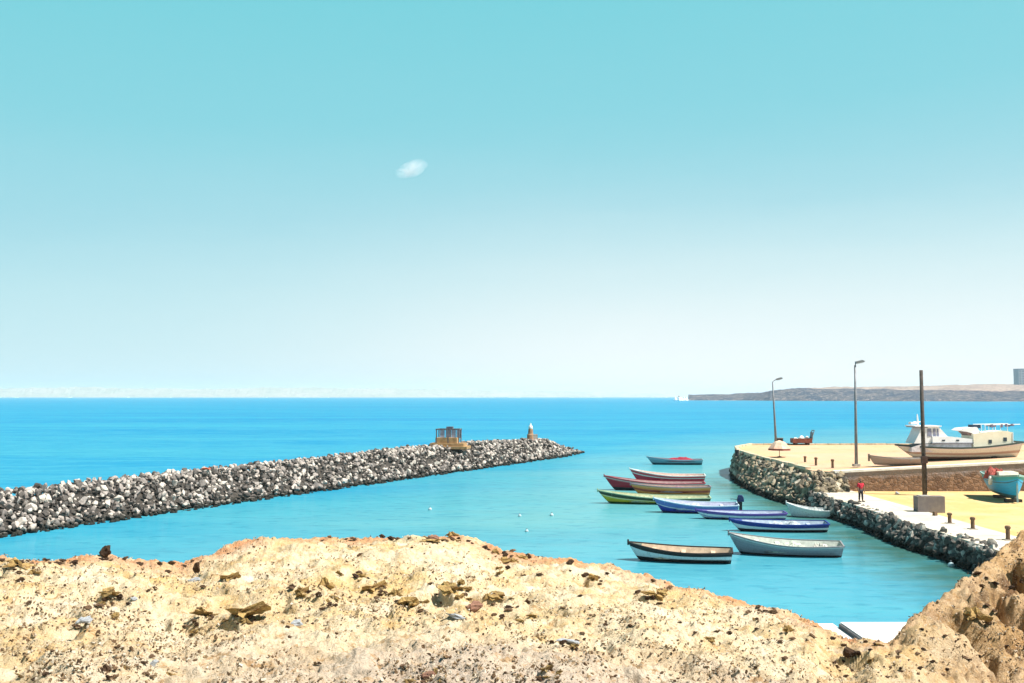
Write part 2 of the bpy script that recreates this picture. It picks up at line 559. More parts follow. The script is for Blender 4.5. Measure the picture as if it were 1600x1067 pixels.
nt, nr = TH.shape
V = np.stack([XX, YY, Z], -1).reshape(-1, 3)
ii, jj = np.meshgrid(np.arange(nt - 1), np.arange(nr - 1), indexing='ij')
a = ii * nr + jj
Q = np.stack([a, a + 1, a + nr + 1, a + nr], -1).reshape(-1, 4)
Q = np.concatenate([Q, np.stack([(nt - 1) * nr + np.arange(nr - 1), (nt - 1) * nr + np.arange(1, nr), np.arange(1, nr), np.arange(nr - 1)], -1)])
me = bpy.data.meshes.new("headland")
me.from_pydata(V.tolist(), [], Q.tolist() + [[i * nr for i in range(nt)]])
me.materials.append(soil_material())
for nm, arr in (("rim", rim * (1 - hill)), ("hill", hill * np.clip(tt * 1.6 - 0.3, 0, 1))):
    at = me.attributes.new(nm, 'FLOAT', 'POINT')
    at.data.foreach_set("value", arr.reshape(-1).astype(np.float32))
me.update()
bm = bmesh.new(); bm.from_mesh(me)
bmesh.ops.recalc_face_normals(bm, faces=bm.faces)
bm.to_mesh(me); bm.free()
up = me.polygons[nr * (nt // 2) + 40].normal.z
if up < 0: me.flip_normals()
me.polygons.foreach_set("use_smooth", [True] * len(me.polygons))
tag(link("headland_ground", me), kind="structure")

# ------------------------------------------------------------------ rocks: shapes shared by every boulder


def rock_shape(n, seed, flat=0.75, rough=0.0):
    r = random.Random(seed)
    bm = bmesh.new()
    for i in range(n):
        v = Vector((r.gauss(0, 1), r.gauss(0, 1), r.gauss(0, 1))).normalized()
        v = Vector((v.x * r.uniform(.85, 1.1), v.y * r.uniform(.7, .95), v.z * flat * r.uniform(.85, 1.1)))
        bm.verts.new(v * 0.5)
    res = bmesh.ops.convex_hull(bm, input=bm.verts)
    bmesh.ops.delete(bm, geom=[e for e in res['geom_interior'] if isinstance(e, bmesh.types.BMVert)], context='VERTS')
    bmesh.ops.dissolve_limit(bm, angle_limit=R(12), verts=bm.verts, edges=bm.edges)
    bmesh.ops.triangulate(bm, faces=bm.faces)
    if rough:
        bmesh.ops.subdivide_edges(bm, edges=bm.edges, cuts=2, use_grid_fill=True)
        for v in bm.verts:
            n_ = v.co.normalized()
            v.co += n_ * rough * float(fbm(np.array([v.co.x * 5 + seed]), np.array([v.co.y * 5 + v.co.z * 4]), 3, seed % 9)[0])
    bmesh.ops.recalc_face_normals(bm, faces=bm.faces)
    bm.verts.ensure_lookup_table()
    V = np.array([v.co[:] for v in bm.verts])
    Fs = np.array([[v.index for v in f.verts] for f in bm.faces])
    bm.free()
    return V, Fs


BOULD = [rock_shape(15, 100 + i, 0.78) for i in range(12)]
PEBB = [rock_shape(9, 300 + i, 0.6) for i in range(8)]
STONE = [rock_shape(13, 500 + i, 0.7, 0.10) for i in range(8)]


def rot_mats(n):
    q = rng.normal(size=(n, 4)); q /= np.linalg.norm(q, axis=1, keepdims=True)
    w, x, y, z = q.T
    return np.stack([np.stack([1 - 2 * (y * y + z * z), 2 * (x * y - z * w), 2 * (x * z + y * w)], -1),
                     np.stack([2 * (x * y + z * w), 1 - 2 * (x * x + z * z), 2 * (y * z - x * w)], -1),
                     np.stack([2 * (x * z - y * w), 2 * (y * z + x * w), 1 - 2 * (x * x + y * y)], -1)], 1)


def merge_rocks(name, shapes, pos, size, rots, which, material, extra=None):
    Vs, Fs, Rn = [], [], []
    base = 0
    for p, s, r, w in zip(pos, size, rots, which):
        v, f = shapes[w]
        Vs.append((v * s) @ r.T + p); Fs.append(f + base); base += len(v)
        Rn.append(np.full(len(v), rng.random()))
    V = np.concatenate(Vs); Fq = np.concatenate(Fs).tolist(); Rn = np.concatenate(Rn)
    if extra is not None:
        ev, ef = extra
        Fq += [[i + base for i in f] for f in ef]
        V = np.concatenate([V, ev]); Rn = np.concatenate([Rn, np.full(len(ev), 0.0)])
    me = bpy.data.meshes.new(name)
    me.from_pydata(V.tolist(), [], Fq)
    me.materials.append(material)
    at = me.attributes.new("rnd", 'FLOAT', 'POINT')
    at.data.foreach_set("value", Rn.astype(np.float32))
    me.update()
    return link(name, me)


def line_frame(path, s):
    """point and unit normal (to the left-hand side, -x) at arc length s of a polyline"""
    for (a, b) in zip(path[:-1], path[1:]):
        L = (b - a).length
        if s <= L or b is path[-1]:
            d = (b - a).normalized()
            return a + d * s, d
        s -= L


RAMP_BW = [(0.0, (0.02, 0.02, 0.02)), (0.27, (0.12, 0.105, 0.10)), (0.58, (0.40, 0.35, 0.325)), (0.82, (0.62, 0.54, 0.48)), (1.0, (0.72, 0.66, 0.58))]
RAMP_PR = [(0.0, (0.05, 0.045, 0.04)), (0.3, (0.20, 0.16, 0.11)), (0.65, (0.42, 0.34, 0.22)), (1.0, (0.62, 0.55, 0.44))]
RAMP_QY = [(0.0, (0.03, 0.03, 0.03)), (0.5, (0.10, 0.10, 0.095)), (0.78, (0.26, 0.25, 0.22)), (1.0, (0.66, 0.64, 0.58))]
M_BW_A = rock_mat("breakwater_rock_heap", RAMP_BW, True, 0.25)
M_BW_O = rock_mat("breakwater_rock", RAMP_BW, False, 0.25)
M_PR_A = rock_mat("pier_rock_heap", RAMP_PR, True, 0.45)
M_QY_A = rock_mat("quay_rock_heap", RAMP_QY, True, 0.3)
M_QY_O = rock_mat("quay_rock", RAMP_QY, False, 0.3)

# breakwater: near foot line, crest behind it
BW = [Vector((-52, 34)), Vector((-44, 53)), Vector((-36.4, 69.9)), Vector((-24.7, 94.9)), Vector((-14.9, 114.7)), Vector((0.2, 145.5)), Vector((9.0, 164)), Vector((12.6, 175))]
BWL = sum((b - a).length for a, b in zip(BW[:-1], BW[1:]))
HALF = 5.6


def bw_h(s, c):
    """height of the mound at arc length s and distance c behind the near foot line"""
    H = np.interp(s, [0, 40, 80, 118, BWL - 8, BWL], [2.3, 2.4, 2.7, 3.15, 2.5, 0.2])
    c = np.asarray(c, float)
    return H * np.clip(np.minimum(c / 3.9, (2 * HALF - c) / 3.4), -0.15, 1.0)


cand = []
n = 12500
ss = rng.random(n) * BWL
cc = rng.random(n) ** 1.15 * (2 * HALF + 0.4) - 0.3
for i_b, (s, c) in enumerate(zip(ss, cc)):
    p, d = line_frame(BW, s)
    nrm = Vector((-d.y, d.x))
    q = p + nrm * c * (1.0 if s < BWL - 5 else max(0.35, (BWL - s) / 5))
    size = random.choice((random.uniform(.3, .5), random.uniform(.45, .7), random.uniform(.6, 1.0), random.uniform(.75, 1.2)))
    size *= .74
    if i_b % 2: size *= .7
    cand.append(('b', np.array([q.x, q.y, float(bw_h(s, c)) + (random.uniform(-0.45, -0.1) if i_b % 2 else random.uniform(-0.1, 0.2))]), size))

# riprap along the quay and the pier
n = 2200
for i in range(n):
    y = random.uniform(46, 92)
    c = random.random()
    x = 26.25 + 0.95 * c + random.uniform(-.3, .25) + 0.3 * math.sin(y * 0.35)
    cand.append(('q', np.array([x, y, -0.1 + 1.45 * c + random.uniform(-.12, .16)]), random.choice((random.uniform(.22, .42), random.uniform(.35, .6), random.uniform(.5, .85)))))
for i in range(420):
    y = random.uniform(46, 82) if i % 2 else random.uniform(46, 62)
    cand.append(('q', np.array([random.uniform(26.55, 27.05), y, random.uniform(.5, 1.38)]), random.uniform(.3, .65)))
for i in range(1700):
    y = random.uniform(88, 130)
    c = random.random()
    x0 = np.interp(y, [88, 100, 108, 115, 122, 130], [25.6, 25.2, 25.5, 26.3, 27.4, 29.1])
    x1 = np.interp(y, [88, 92, 108, 124, 130], [29.0, 27.9, 27.8, 28.3, 29.6])
    x = x0 + (x1 - x0) * c + random.uniform(-.25, .1)
    hz = np.interp(y, [88, 91, 94, 104, 122, 129], [1.7, 2.6, 2.75, 2.9, 2.9, 2.5])
    cand.append(('p', np.array([x, y, -0.1 + hz * c ** 0.8 + random.uniform(-.15, .12)]), random.choice((random.uniform(.3, .6), random.uniform(.5, 1.1)))))


for i in range(150):
    c = random.random()
    cand.append(('p', np.array([random.uniform(27.2, 30.2), 90.1 - 1.6 * (1 - c) + random.uniform(-.2, .1), 1.3 + 1.75 * c - max(0, 0) ]), random.uniform(.35, .9)))


def on_screen(p):
    v = p - np.array([0, 0, CAM_Z])
    zf = v[1] * cp + v[2] * sp
    u = v[0] / zf * F + 800
    w = 533.5 - (v[2] * cp - v[1] * sp) / zf * F
    return u, w


scored = []
for i, (kd, p, s) in enumerate(cand):
    u, w = on_screen(p)
    sc = s / math.hypot(p[0], p[1])
    if not (5 < u < 1595 and w < 900): sc = 0
    if kd == 'b':
        dd = (p[0] + 36.4) * 0.909 - (p[1] - 69.9) * 0.416
        if dd < -6.5 or p[2] < 0.25: sc = 0     # rear slope, drowned
        if p[0] < -36.0 and p[1] < 69: sc = 0
    if kd == 'q' and (p[2] < 0.2 or p[1] < 54): sc = 0
    scored.append(sc)
order = np.argsort(-np.array(scored))
b_sel = [i for i in order if cand[i][0] == 'b' and scored[i] > 0][:170]
q_sel = [i for i in order if cand[i][0] == 'q' and scored[i] > 0][:110]
indiv = set(b_sel + q_sel)
bmeshes = {}
for kd, m_ in (('b', M_BW_O), ('q', M_QY_O)):
    for w, (v, f) in enumerate(BOULD):
        bmeshes[kd, w] = fast_mesh("boulder", v, f, False, [m_])
for i in sorted(indiv):
    kd, p, s = cand[i]
    o = link("boulder", bmeshes[kd, random.randrange(12)], None, p.tolist())
    o.scale = (s * random.uniform(.9, 1.25), s * random.uniform(.85, 1.1), s * random.uniform(.7, 1.0))
    o.rotation_euler = [random.uniform(0, 2 * PI) for _ in range(3)]
    if kd == 'b':
        tag(o, "angular grey boulder in the heap at the near left end of the breakwater", "boulder", "boulders of the near breakwater")
    else:
        tag(o, "dark boulder piled below the edge of the lower quay", "boulder", "boulders below the lower quay")
for kd, nm, m_ in (('b', "breakwater_boulders", M_BW_A), ('q', "quay_boulders", M_QY_A), ('p', "pier_boulders", M_PR_A)):
    idx = [i for i in range(len(cand)) if cand[i][0] == kd and i not in indiv]
    pos = [cand[i][1] for i in idx]; size = [cand[i][2] for i in idx]
    extra = None
    if kd == 'b':   # rubble core under the boulders
        ev, ef = [], []
        sl = np.linspace(0, BWL, 60); cl = np.linspace(-0.6, 2 * HALF + 0.6, 15)
        for s in sl:
            p, d = line_frame(BW, s)
            nrm = Vector((-d.y, d.x))
            for c in cl:
                q = p + nrm * c * (1.0 if s < BWL - 5 else max(0.35, (BWL - s) / 5))
                ev.append((q.x, q.y, float(bw_h(s, c)) - 0.52))
        for i in range(59):
            for j in range(14):
                a = i * 15 + j
                ef.append([a, a + 15, a + 16, a + 1])
        extra = (np.array(ev), ef)
    o = merge_rocks(nm, BOULD, pos, size, rot_mats(len(idx)), rng.integers(0, 12, len(idx)), m_, extra)
    if kd == 'b':
        tag(o, "long heap of grey boulders forming the breakwater out to its far end", "boulders", "boulders of the breakwater", "stuff")
    elif kd == 'q':
        tag(o, "heap of dark boulders banked against the edge of the lower quay", "boulders", "boulders below the quay", "stuff")
    else:
        tag(o, "heap of tan and grey boulders banked against the pier tip", "boulders", "boulders round the pier", "stuff")


# ------------------------------------------------------------------ stones on the headland
RAMP_ST = [(0.0, (0.04, 0.024, 0.016)), (0.22, (0.12, 0.075, 0.04)), (0.5, (0.42, 0.31, 0.18)), (1.0, (0.70, 0.64, 0.54))]
M_ST_A = rock_mat("gravel_stone", RAMP_ST, True, None, (0.22, 0.13, 0.07), 0.5, 20)
M_ST_O = rock_mat("scattered_stone", [(0.0, (0.025, 0.014, 0.01)), (0.55, (0.075, 0.04, 0.022)), (1.0, (0.24, 0.15, 0.09))], False, None, (0.10, 0.06, 0.035), 0.8, 18)
M_ST_GREY = simple("pale_grey_stone", (0.40, 0.42, 0.44), 0.85, (0.22, 0.23, 0.26), 9, bump=0.5)
M_ST_BRICK = simple("brick_red_stone", (0.30, 0.16, 0.11), 0.9, (0.20, 0.10, 0.07), 12, bump=0.5)
M_CLOD = simple("ochre_clod", (0.46, 0.31, 0.12), 0.95, (0.17, 0.09, 0.035), 3.2, bump=1.0)
CLOD = [rock_shape(16, 700 + i, 0.7, 0.34) for i in range(8)]
smesh = {}


def stone_at(px, py, wpx, hpx, m_, label, cat="stone", group=None, name="stone", sink=0.25, rz=None):
    p = ground_hit(px, py)
    if p is None: return None
    d = p.length
    d = math.hypot(p.x, p.y)
    w = wpx / F * d; h = hpx / F * d
    key = (m_.name, random.randrange(8))
    if key not in smesh:
        v, f = (CLOD if m_ is M_CLOD else STONE)[key[1]]
        smesh[key] = fast_mesh(name, v, f, False, [m_])
    o = link(name, smesh[key], None, (p.x, p.y, p.z + h * (0.5 - sink)))
    w *= random.uniform(.9, 1.25)
    o.scale = (w, w * 0.75, h * 1.25)
    o.rotation_euler = (random.uniform(-.25, .25), random.uniform(-.25, .25), random.uniform(-.5, .5) if rz is None else rz)
    tag(o, label, cat, group)
    return o


stone_at(165, 868, 18, 22, M_ST_O, "dark upright stone standing on the far left rim of the headland")
stone_at(306, 895, 15, 24, M_ST_O, "dark brown stone standing up just behind a flat white stone")
stone_at(305, 908, 22, 9, M_ST_GREY, "flat white stone in front of a dark standing stone")
stone_at(132, 985, 24, 16, M_ST_GREY, "bluish grey stone in the left foreground beside a dark hollow")
stone_at(462, 976, 24, 12, M_ST_GREY, "pale bluish stone on yellow sand right of the large ochre clod")
stone_at(240, 1040, 16, 13, M_ST_GREY, "small bluish white stone near the bottom left of the headland")
stone_at(715, 966, 44, 8, M_ST_GREY, "thin grey slab lying flat beside the brick red stone")
stone_at(742, 958, 26, 18, M_ST_BRICK, "squarish brick red stone lying beside a thin grey slab", rz=0.1)
stone_at(679, 843, 18, 8, M_ST_BRICK, "dark reddish stone on the top rim in the middle of the headland")
stone_at(210, 937, 12, 7, M_ST_GREY, "small pale grey stone behind a dark ledge on the left")
stone_at(890, 1005, 40, 12, M_ST_GREY, "low whitish stone on the pale ground in the middle foreground")
stone_at(1330, 1033, 30, 18, M_ST_O, "dark brown stone where the headland dips to the gully")
stone_at(168, 1048, 14, 12, M_ST_O, "dark stone at the bottom left below a bluish white stone")
stone_at(670, 1058, 28, 14, M_ST_BRICK, "reddish brown stone at the bottom edge in the middle")
CL = "clods of eroded ochre earth"
for px, py, w, h, lb in [(380, 960, 50, 24, "largest ochre clod with a dark hollow under its front"), (640, 946, 36, 20, "dark crusted clod left of the brick red stone"),
                         (700, 920, 34, 20, "ochre clod with a dark hollow behind the brick red stone"), (510, 918, 26, 20, "yellowish clod on the slope left of the middle"),
                         (468, 926, 18, 18, "dark rounded clod left of a yellowish clod"), (578, 922, 34, 16, "long dark clod on the slope right of a yellowish clod"),
                         (355, 908, 24, 18, "brown crumbling clod below the notch in the rim"), (325, 964, 34, 12, "reddish low clod just left of the largest clod"),
                         (775, 936, 36, 12, "slanting dark clod right of the brick red stone"), (170, 932, 36, 12, "dark brown ledge of earth on the left slope"),
                         (30, 886, 30, 12, "dark clod near the left edge just under the rim"), (925, 902, 22, 18, "brown clod under the rim on the right slope"),
                         (1022, 930, 28, 10, "reddish clod close to the right slope's rim"), (680, 848, 40, 7, "reddish crust along the top of the rim"),
                         (1525, 975, 30, 20, "crumbling brown clod in the hollow of the right bank")]:
    stone_at(px, py, w, h, M_CLOD, lb, "clod", CL, "earth_clod", 0.35)
RIM = [(a, b) for a, b, c in CREST if 0 <= a <= 1600]
cnt = 0
for i in range(150):
    if i < 45:
        px = random.uniform(0, 1330); py = np.interp(px, [a for a, b in RIM], [b for a, b in RIM]) + random.uniform(3, 9)
        w = random.uniform(5, 14)
    elif i < 90:
        px = random.uniform(1390, 1600); py = random.uniform(np.interp(px, [a for a, b in RIM], [b for a, b in RIM]) + 18, 1060); w = random.uniform(4, 12)
    else:
        px = random.uniform(0, 1400); py = random.uniform(np.interp(px, [a for a, b in RIM], [b for a, b in RIM]) + 8, 1060); w = random.uniform(4, 11)
    if i < 45 or i >= 90:
        stone_at(px, py, w, w * random.uniform(.4, .75), M_ST_O, "small brown stone scattered on the pale sand of the headland", "stone", "stones scattered on the headland sand")
    else:
        stone_at(px, py, w, w * random.uniform(.4, .75), M_ST_O, "small brown stone stuck in the ochre bank on the right", "stone", "stones in the ochre bank")

for cx, cy, cn in [(640, 950, 6), (705, 925, 7), (385, 972, 6), (470, 930, 3), (512, 940, 4), (588, 926, 6), (560, 905, 4), (330, 965, 4), (160, 950, 5), (185, 935, 4), (30, 893, 5), (775, 942, 5),
                   (815, 960, 4), (925, 905, 5), (1025, 935, 4), (300, 985, 5), (130, 985, 4), (240, 1045, 3), (60, 1060, 5), (165, 1052, 3), (1330, 1035, 6), (1370, 1010, 3), (885, 1012, 5), (660, 1060, 6),
                   (850, 1058, 5), (1130, 1000, 4), (1240, 1000, 4), (700, 845, 5), (790, 868, 4), (805, 890, 4), (1060, 915, 4), (1200, 955, 4)]:
    for q_ in range(cn):
        w = random.uniform(6, 14)
        stone_at(cx + random.gauss(0, 16), cy + random.gauss(0, 7), w, w * random.uniform(.4, .8), M_ST_O, "dark brown stone lying in a small cluster of stones on the headland", "stone", "clusters of dark stones on the headland")
    for q_ in range(3 if 300 < cx < 950 else 1):
        w = random.uniform(6, 18)
        stone_at(cx + random.gauss(0, 22), cy + random.gauss(0, 8), w, w * random.uniform(.4, .7), M_CLOD, "small crumb of ochre earth among the clusters of dark stones", "clod", "small ochre crumbs among the dark stones", "earth_clod", .3)

n = 26000
pos, size = [], []
while len(pos) < n:
    px, py = random.uniform(-60, 1660), 1075 - 255 * random.random() ** 0.9
    if fbm(np.array([px / 90.0]), np.array([py / 30.0]), 3, 55)[0] + random.uniform(-.5, .5) < -0.1: continue
    d0 = ray(px, py)
    p = ground_hit(px, py)
    if p is None: continue
    s = 0.006 + 0.034 * random.random() ** 4
    pos.append(np.array([p.x + random.uniform(-.03, .03), p.y + random.uniform(-.03, .03), p.z + s * 0.15])); size.append(s)
o = merge_rocks("gravel", PEBB, pos, size, rot_mats(n), rng.integers(0, 8, n), M_ST_A)
tag(o, "loose gravel and grit strewn over the sandy headland", "gravel", None, "stuff")

# ------------------------------------------------------------------ lower quay, upper pier
def sand_mat(name, a, b_, stain, scale):
    m, k, b = mat(name)
    pos = k.new('ShaderNodeNewGeometry').outputs['Position']
    n1 = k.noise(pos, scale, 5, .6); n2 = k.noise(k.mapping(pos, (1, .35, 1), rot=(0, 0, .3)), scale * 2.6, 7, .7, .5); n3 = k.noise(pos, 5.0, 6, .75)
    col = k.mix(k.step(n1, .40, .60), a, b_)
    col = k.mix(k.step(n2, .55, .72, 0, .75), col, stain)
    col = k.mix(k.step(n2, .42, .28, 0, .6), col, tuple(min(.75, x * 1.3) for x in b_))
    col = k.mix(k.step(n3, .57, .70, 0, .45), col, tuple(x * .5 for x in stain))
    k.link(col, b.inputs['Base Color']); b.inputs['Roughness'].default_value = .95
    b.inputs['Specular IOR Level'].default_value = .1
    k.link(k.bump(k.math('ADD', n3, n2), .6, .05), b.inputs['Normal'])
    return m


M_SAND = sand_mat("quay_sand", (0.54, 0.365, 0.155), (0.58, 0.43, 0.22), (0.38, 0.25, 0.12), 0.3)
M_CONC = sand_mat("pale_concrete", (0.60, 0.55, 0.48), (0.56, 0.49, 0.38), (0.40, 0.33, 0.25), 0.5)
M_DECK = sand_mat("pier_sand_deck", (0.54, 0.375, 0.205), (0.58, 0.37, 0.25), (0.38, 0.24, 0.14), 0.14)
M_KERB = simple("kerb_concrete", (0.78, 0.74, 0.68), 0.8, (0.62, 0.58, 0.52), 2.0)
M_EDGE_SHADE = simple("slab_edge_shade", (0.10, 0.10, 0.105), 0.8)  # dark grey that paints shade onto the slab's side
M_SLAB = sand_mat("ramp_concrete", (0.70, 0.68, 0.66), (0.62, 0.60, 0.58), (0.48, 0.46, 0.44), 0.5)


def wall_material():
    m, k, b = mat("stone_wall")
    pos = k.new('ShaderNodeNewGeometry').outputs['Position']
    sp_ = k.new('ShaderNodeSeparateXYZ'); k.link(pos, sp_.inputs[0])
    v = k.voro(k.mapping(pos, (2.2, 2.2, 3.2)), 1.0, 'F1', 'Color')
    e = k.voro(k.mapping(pos, (2.2, 2.2, 3.2)), 1.0, 'DISTANCE_TO_EDGE')
    vs = k.new('ShaderNodeSeparateColor'); k.link(v, vs.inputs[0])
    n = k.noise(pos, 0.7, 6, 0.7)
    plaster = k.mix(k.step(n, 0.35, 0.65), (0.31, 0.24, 0.22), (0.21, 0.165, 0.155))
    rough_ = k.mix(vs.outputs[0], (0.13, 0.07, 0.042), (0.29, 0.17, 0.105))
    rough_ = k.mix(k.step(e, 0.0, 0.06, 1, 0), rough_, (0.07, 0.045, 0.03))
    # the render has fallen off below a ragged line
    lim = k.math('ADD', sp_.outputs['Z'], k.math('MULTIPLY', k.math('SUBTRACT', n, 0.5), 1.6))
    lim = k.math('SUBTRACT', lim, k.math('MULTIPLY', k.math('SUBTRACT', sp_.outputs['X'], 30.0), 0.035))
    col = k.mix(k.step(lim, 2.35, 2.75), rough_, plaster)
    k.link(col, b.inputs['Base Color'])
    b.inputs['Roughness'].default_value = 0.95
    k.link(k.bump(k.math('ADD', e, k.noise(pos, 8, 5)), 0.8, 0.08), b.inputs['Normal'])
    return m


M_WALL = wall_material()
QZ = 1.4
# lower yard: one sheet of sand with the concrete walk along the water
mb = MB(); mb.box((54, 62, QZ / 2 - 1.0), (46.4, 56, QZ + 2.0))      # x 30.8..77.2  y 34..90
tag(mb.build("sand_ground", M_SAND), kind="structure")
mb = MB()
ys = [34, 44, 50, 56, 61, 66, 71, 76, 81, 86, 92]
for y0, y1 in zip(ys[:-1], ys[1:]):
    mb.box((28.9, (y0 + y1) / 2, QZ / 2 - 0.97), (3.8, y1 - y0 - 0.05, QZ + 2.06))
tag(mb.build("quay_pavement", M_CONC), kind="structure")


def deck_z(x, y=92.0):
    return 3.1 + 0.052 * max(0.0, x - 29.5) * (1 - min(1, max(0, (y - 100) / 41.0)))


# upper pier: deck sheet, retaining wall facing the camera, kerb, side wall by the water
out = [(28.0, 92.0), (27.9, 108), (28.3, 124), (30.2, 134), (34, 141), (80, 141), (80, 90.4), (54, 90.4), (29.5, 90.4)]
mb = MB()
dy = [90.4, 92.0, 96, 100, 104, 108, 112, 116, 120, 124, 129, 134, 137.5, 141]
dx0 = [29.5, 28.0, 27.96, 27.93, 27.92, 27.9, 28.0, 28.1, 28.2, 28.3, 29.25, 30.2, 32.1, 34]
NC = 14
Vd = []
for y, x0 in zip(dy, dx0):
    for c in range(NC + 1):
        x = x0 + (80 - x0) * (c / NC) ** 1.3
        Vd.append((x, y, deck_z(x, y)))
mb.add(Vd, [(i * (NC + 1) + c, i * (NC + 1) + c + 1, (i + 1) * (NC + 1) + c + 1, (i + 1) * (NC + 1) + c) for i in range(len(dy) - 1) for c in range(NC)], 0)
sk = [(x0, y) for y, x0 in zip(dy, dx0)]
rim_ = [(80, 90.4)] + [(x, 90.4) for x in [29.5 + (80 - 29.5) * (c / NC) ** 1.3 for c in range(NC - 1, 0, -1)]] + sk + [(34 + (80 - 34) * (c / NC) ** 1.3, 141) for c in range(1, NC + 1)]
mb.add([(x, y, deck_z(x, y)) for x, y in rim_] + [(x, y, -1.5) for x, y in rim_], [(i, i + 1, len(rim_) + i + 1, len(rim_) + i) for i in range(len(rim_) - 1)], 1)
M_PIERW = simple("pier_rubble_wall", (0.42, 0.33, 0.2), 0.95, (0.24, 0.18, 0.12), 1.2, bump=0.8)
o = mb.build("pier_ground", [M_DECK, M_PIERW])
tag(o, kind="structure")
mb = MB()
mb.prism_y([(29.4, 0.2), (80, 0.2), (80, deck_z(80) - 0.06), (29.4, deck_z(29.4) - 0.06)], 89.9, 90.39)
o = mb.build("retaining_wall", M_WALL)
tag(o, "brown stone retaining wall with flaking render between the two quay levels", "wall")
mb = MB()
mb.prism_y([(29.3, deck_z(29.3) - 0.055), (80, deck_z(80) - 0.055), (80, deck_z(80) + 0.14), (29.3, deck_z(29.3) + 0.14)], 89.8, 90.5)
mb.build("kerb", M_KERB, o)
# low stone edging round the pier tip
mb = MB()
tip = [(28.15, 94), (28.1, 100), (28.05, 108), (28.2, 116), (28.5, 124), (29.4, 129), (30.5, 134), (34, 140.7), (45, 140.8), (60, 140.8), (80, 140.8)]
r_ = random.Random(3)
for (x0, y0), (x1, y1) in zip(tip[:-1], tip[1:]):
    L = math.hypot(x1 - x0, y1 - y0); a = math.atan2(y1 - y0, x1 - x0); k_ = max(1, int(L / 1.6))
    for j in range(k_):
        t = (j + .5) / k_
        x = x0 + (x1 - x0) * t
        mb.box((x, y0 + (y1 - y0) * t, deck_z(x, y0 + (y1 - y0) * t) + 0.06), (L / k_ - r_.uniform(.04, .2), r_.uniform(.4, .6), r_.uniform(.22, .36)), a + r_.uniform(-.04, .04))
o = mb.build("stone_edging", simple("edging_stone", (0.6, 0.5, 0.36), 0.95, (0.4, 0.32, 0.22), 1.0, bump=0.5))
tag(o, "low row of pale edging stones round the rim of the pier", "kerb")

# concrete ramp in the cove below the headland
t = empty("concrete_slab", (0, 0, 0))
MB().box((16.62, 36.3, -0.2), (6.0, 10.2, 1.7)).build("slab_top", M_SLAB, t)
MB().box((12.95, 36.9, -0.37), (1.1, 10.2, 1.66)).build("lower_step", M_SLAB, t)
MB().box((13.56, 36.25, 0.36), (.1, 10.0, .5)).build("shade_strip", M_EDGE_SHADE, t)  # added dark strip standing in for shade on the slab's left face
tag(t, "white concrete landing slab beside the water in the gully", "slab")

# ------------------------------------------------------------------ street lamps, pole, bollards
M_STEEL = simple("galvanised_steel", (0.19, 0.20, 0.22), 0.5, (0.11, 0.115, 0.125), 2.0, metal=0.2)
M_LAMPH = simple("lamp_housing", (0.20, 0.21, 0.22), 0.5)
M_LENS = simple("lamp_lens", (0.75, 0.76, 0.74), 0.3)
M_WOODP = simple("weathered_pole_wood", (0.085, 0.07, 0.065), 0.9, (0.04, 0.035, 0.03), 3.0)
M_DARK = simple("dark_metal", (0.03, 0.03, 0.033), 0.5)
M_RUST = simple("rusty_iron", (0.16, 0.10, 0.06), 0.85, (0.07, 0.045, 0.03), 5)
M_FOOT = simple("footing_concrete", (0.42, 0.38, 0.33), 0.9)


def lamp(px, py, zg, H, label, arm, tilt):
    p = at_z(px, py, zg)
    t = empty("street_lamp", p); t.rotation_euler = (0, R(tilt), 0)
    MB().box((0, 0, 0.12), (0.6, 0.6, 0.24)).build("footing", M_FOOT, t)
    MB().tube([(0, 0, 0.2), (0, 0, H * .45), (0, 0, H)], [0.16, 0.13, 0.09], 10).build("pole", M_STEEL, t, smooth=True)
    MB().tube([(0, 0, H - 0.12), (arm * .35, 0, H + 0.12), (arm, 0, H + 0.25)], 0.05, 8).build("arm", M_STEEL, t)
    h = MB().prism_y([(arm - .05, H + .16), (arm + .72, H + .30), (arm + .80, H + .42), (arm + .55, H + .52), (arm - .05, H + .36)], -.17, .17).build("lamp_head", M_LAMPH, t)
    MB().prism_y([(arm + .08, H + .12), (arm + .62, H + .235), (arm + .62, H + .262), (arm + .08, H + .165)], -.12, .12).build("lens", M_LENS, h)
    return tag(t, label, "street lamp", "street lamps on the pier")


lamp(1338, 728, deck_z(34.5), 9.6, "taller street lamp standing on the pier above the retaining wall", 0.10, 0.4)
l2 = lamp(1213, 703, 3.1, 8.8, "street lamp at the pier tip behind the pink parasol", 0.5, -2.2)

p = at_z(1445, 773, QZ)
t = empty("wooden_pole", p); t.rotation_euler = (0, R(-0.4), 0)
MB().tube([(0, 0, 0), (0, 0, 5), (0, 0, 10.9)], [0.20, 0.175, 0.15], 10).build("pole", M_WOODP, t, smooth=True)
b_ = MB().box((-0.06, -0.26, 3.1), (0.52, 0.26, 0.62)).box((-0.16, -0.26, 2.55), (0.2, 0.2, 0.5)).build("meter_box", simple("meter_box_paint", (0.06, 0.03, 0.025), 0.6), t)
MB().tube([(0.12, -0.2, 0.2), (0.12, -0.2, 2.8)], 0.03, 6).build("conduit", M_DARK, t)
tag(t, "tall dark utility pole with a meter box behind the grey concrete block", "pole")

p = at_z(1452, 799.5, QZ)
t = empty("concrete_block", p)
MB().box((0, 0, 0.6), (2.0, 0.85, 1.2)).build("block", simple("grey_block", (0.15, 0.13, 0.128), 0.9, (0.22, 0.185, 0.165), 1.5, bump=0.4), t)
MB().box((-0.35, 0, 1.22), (0.8, 0.8, 0.05)).build("lid", simple("block_lid", (0.36, 0.33, 0.31), 0.85), t)
tag(t, "big grey concrete block standing on the sandy quay below the pole", "block")


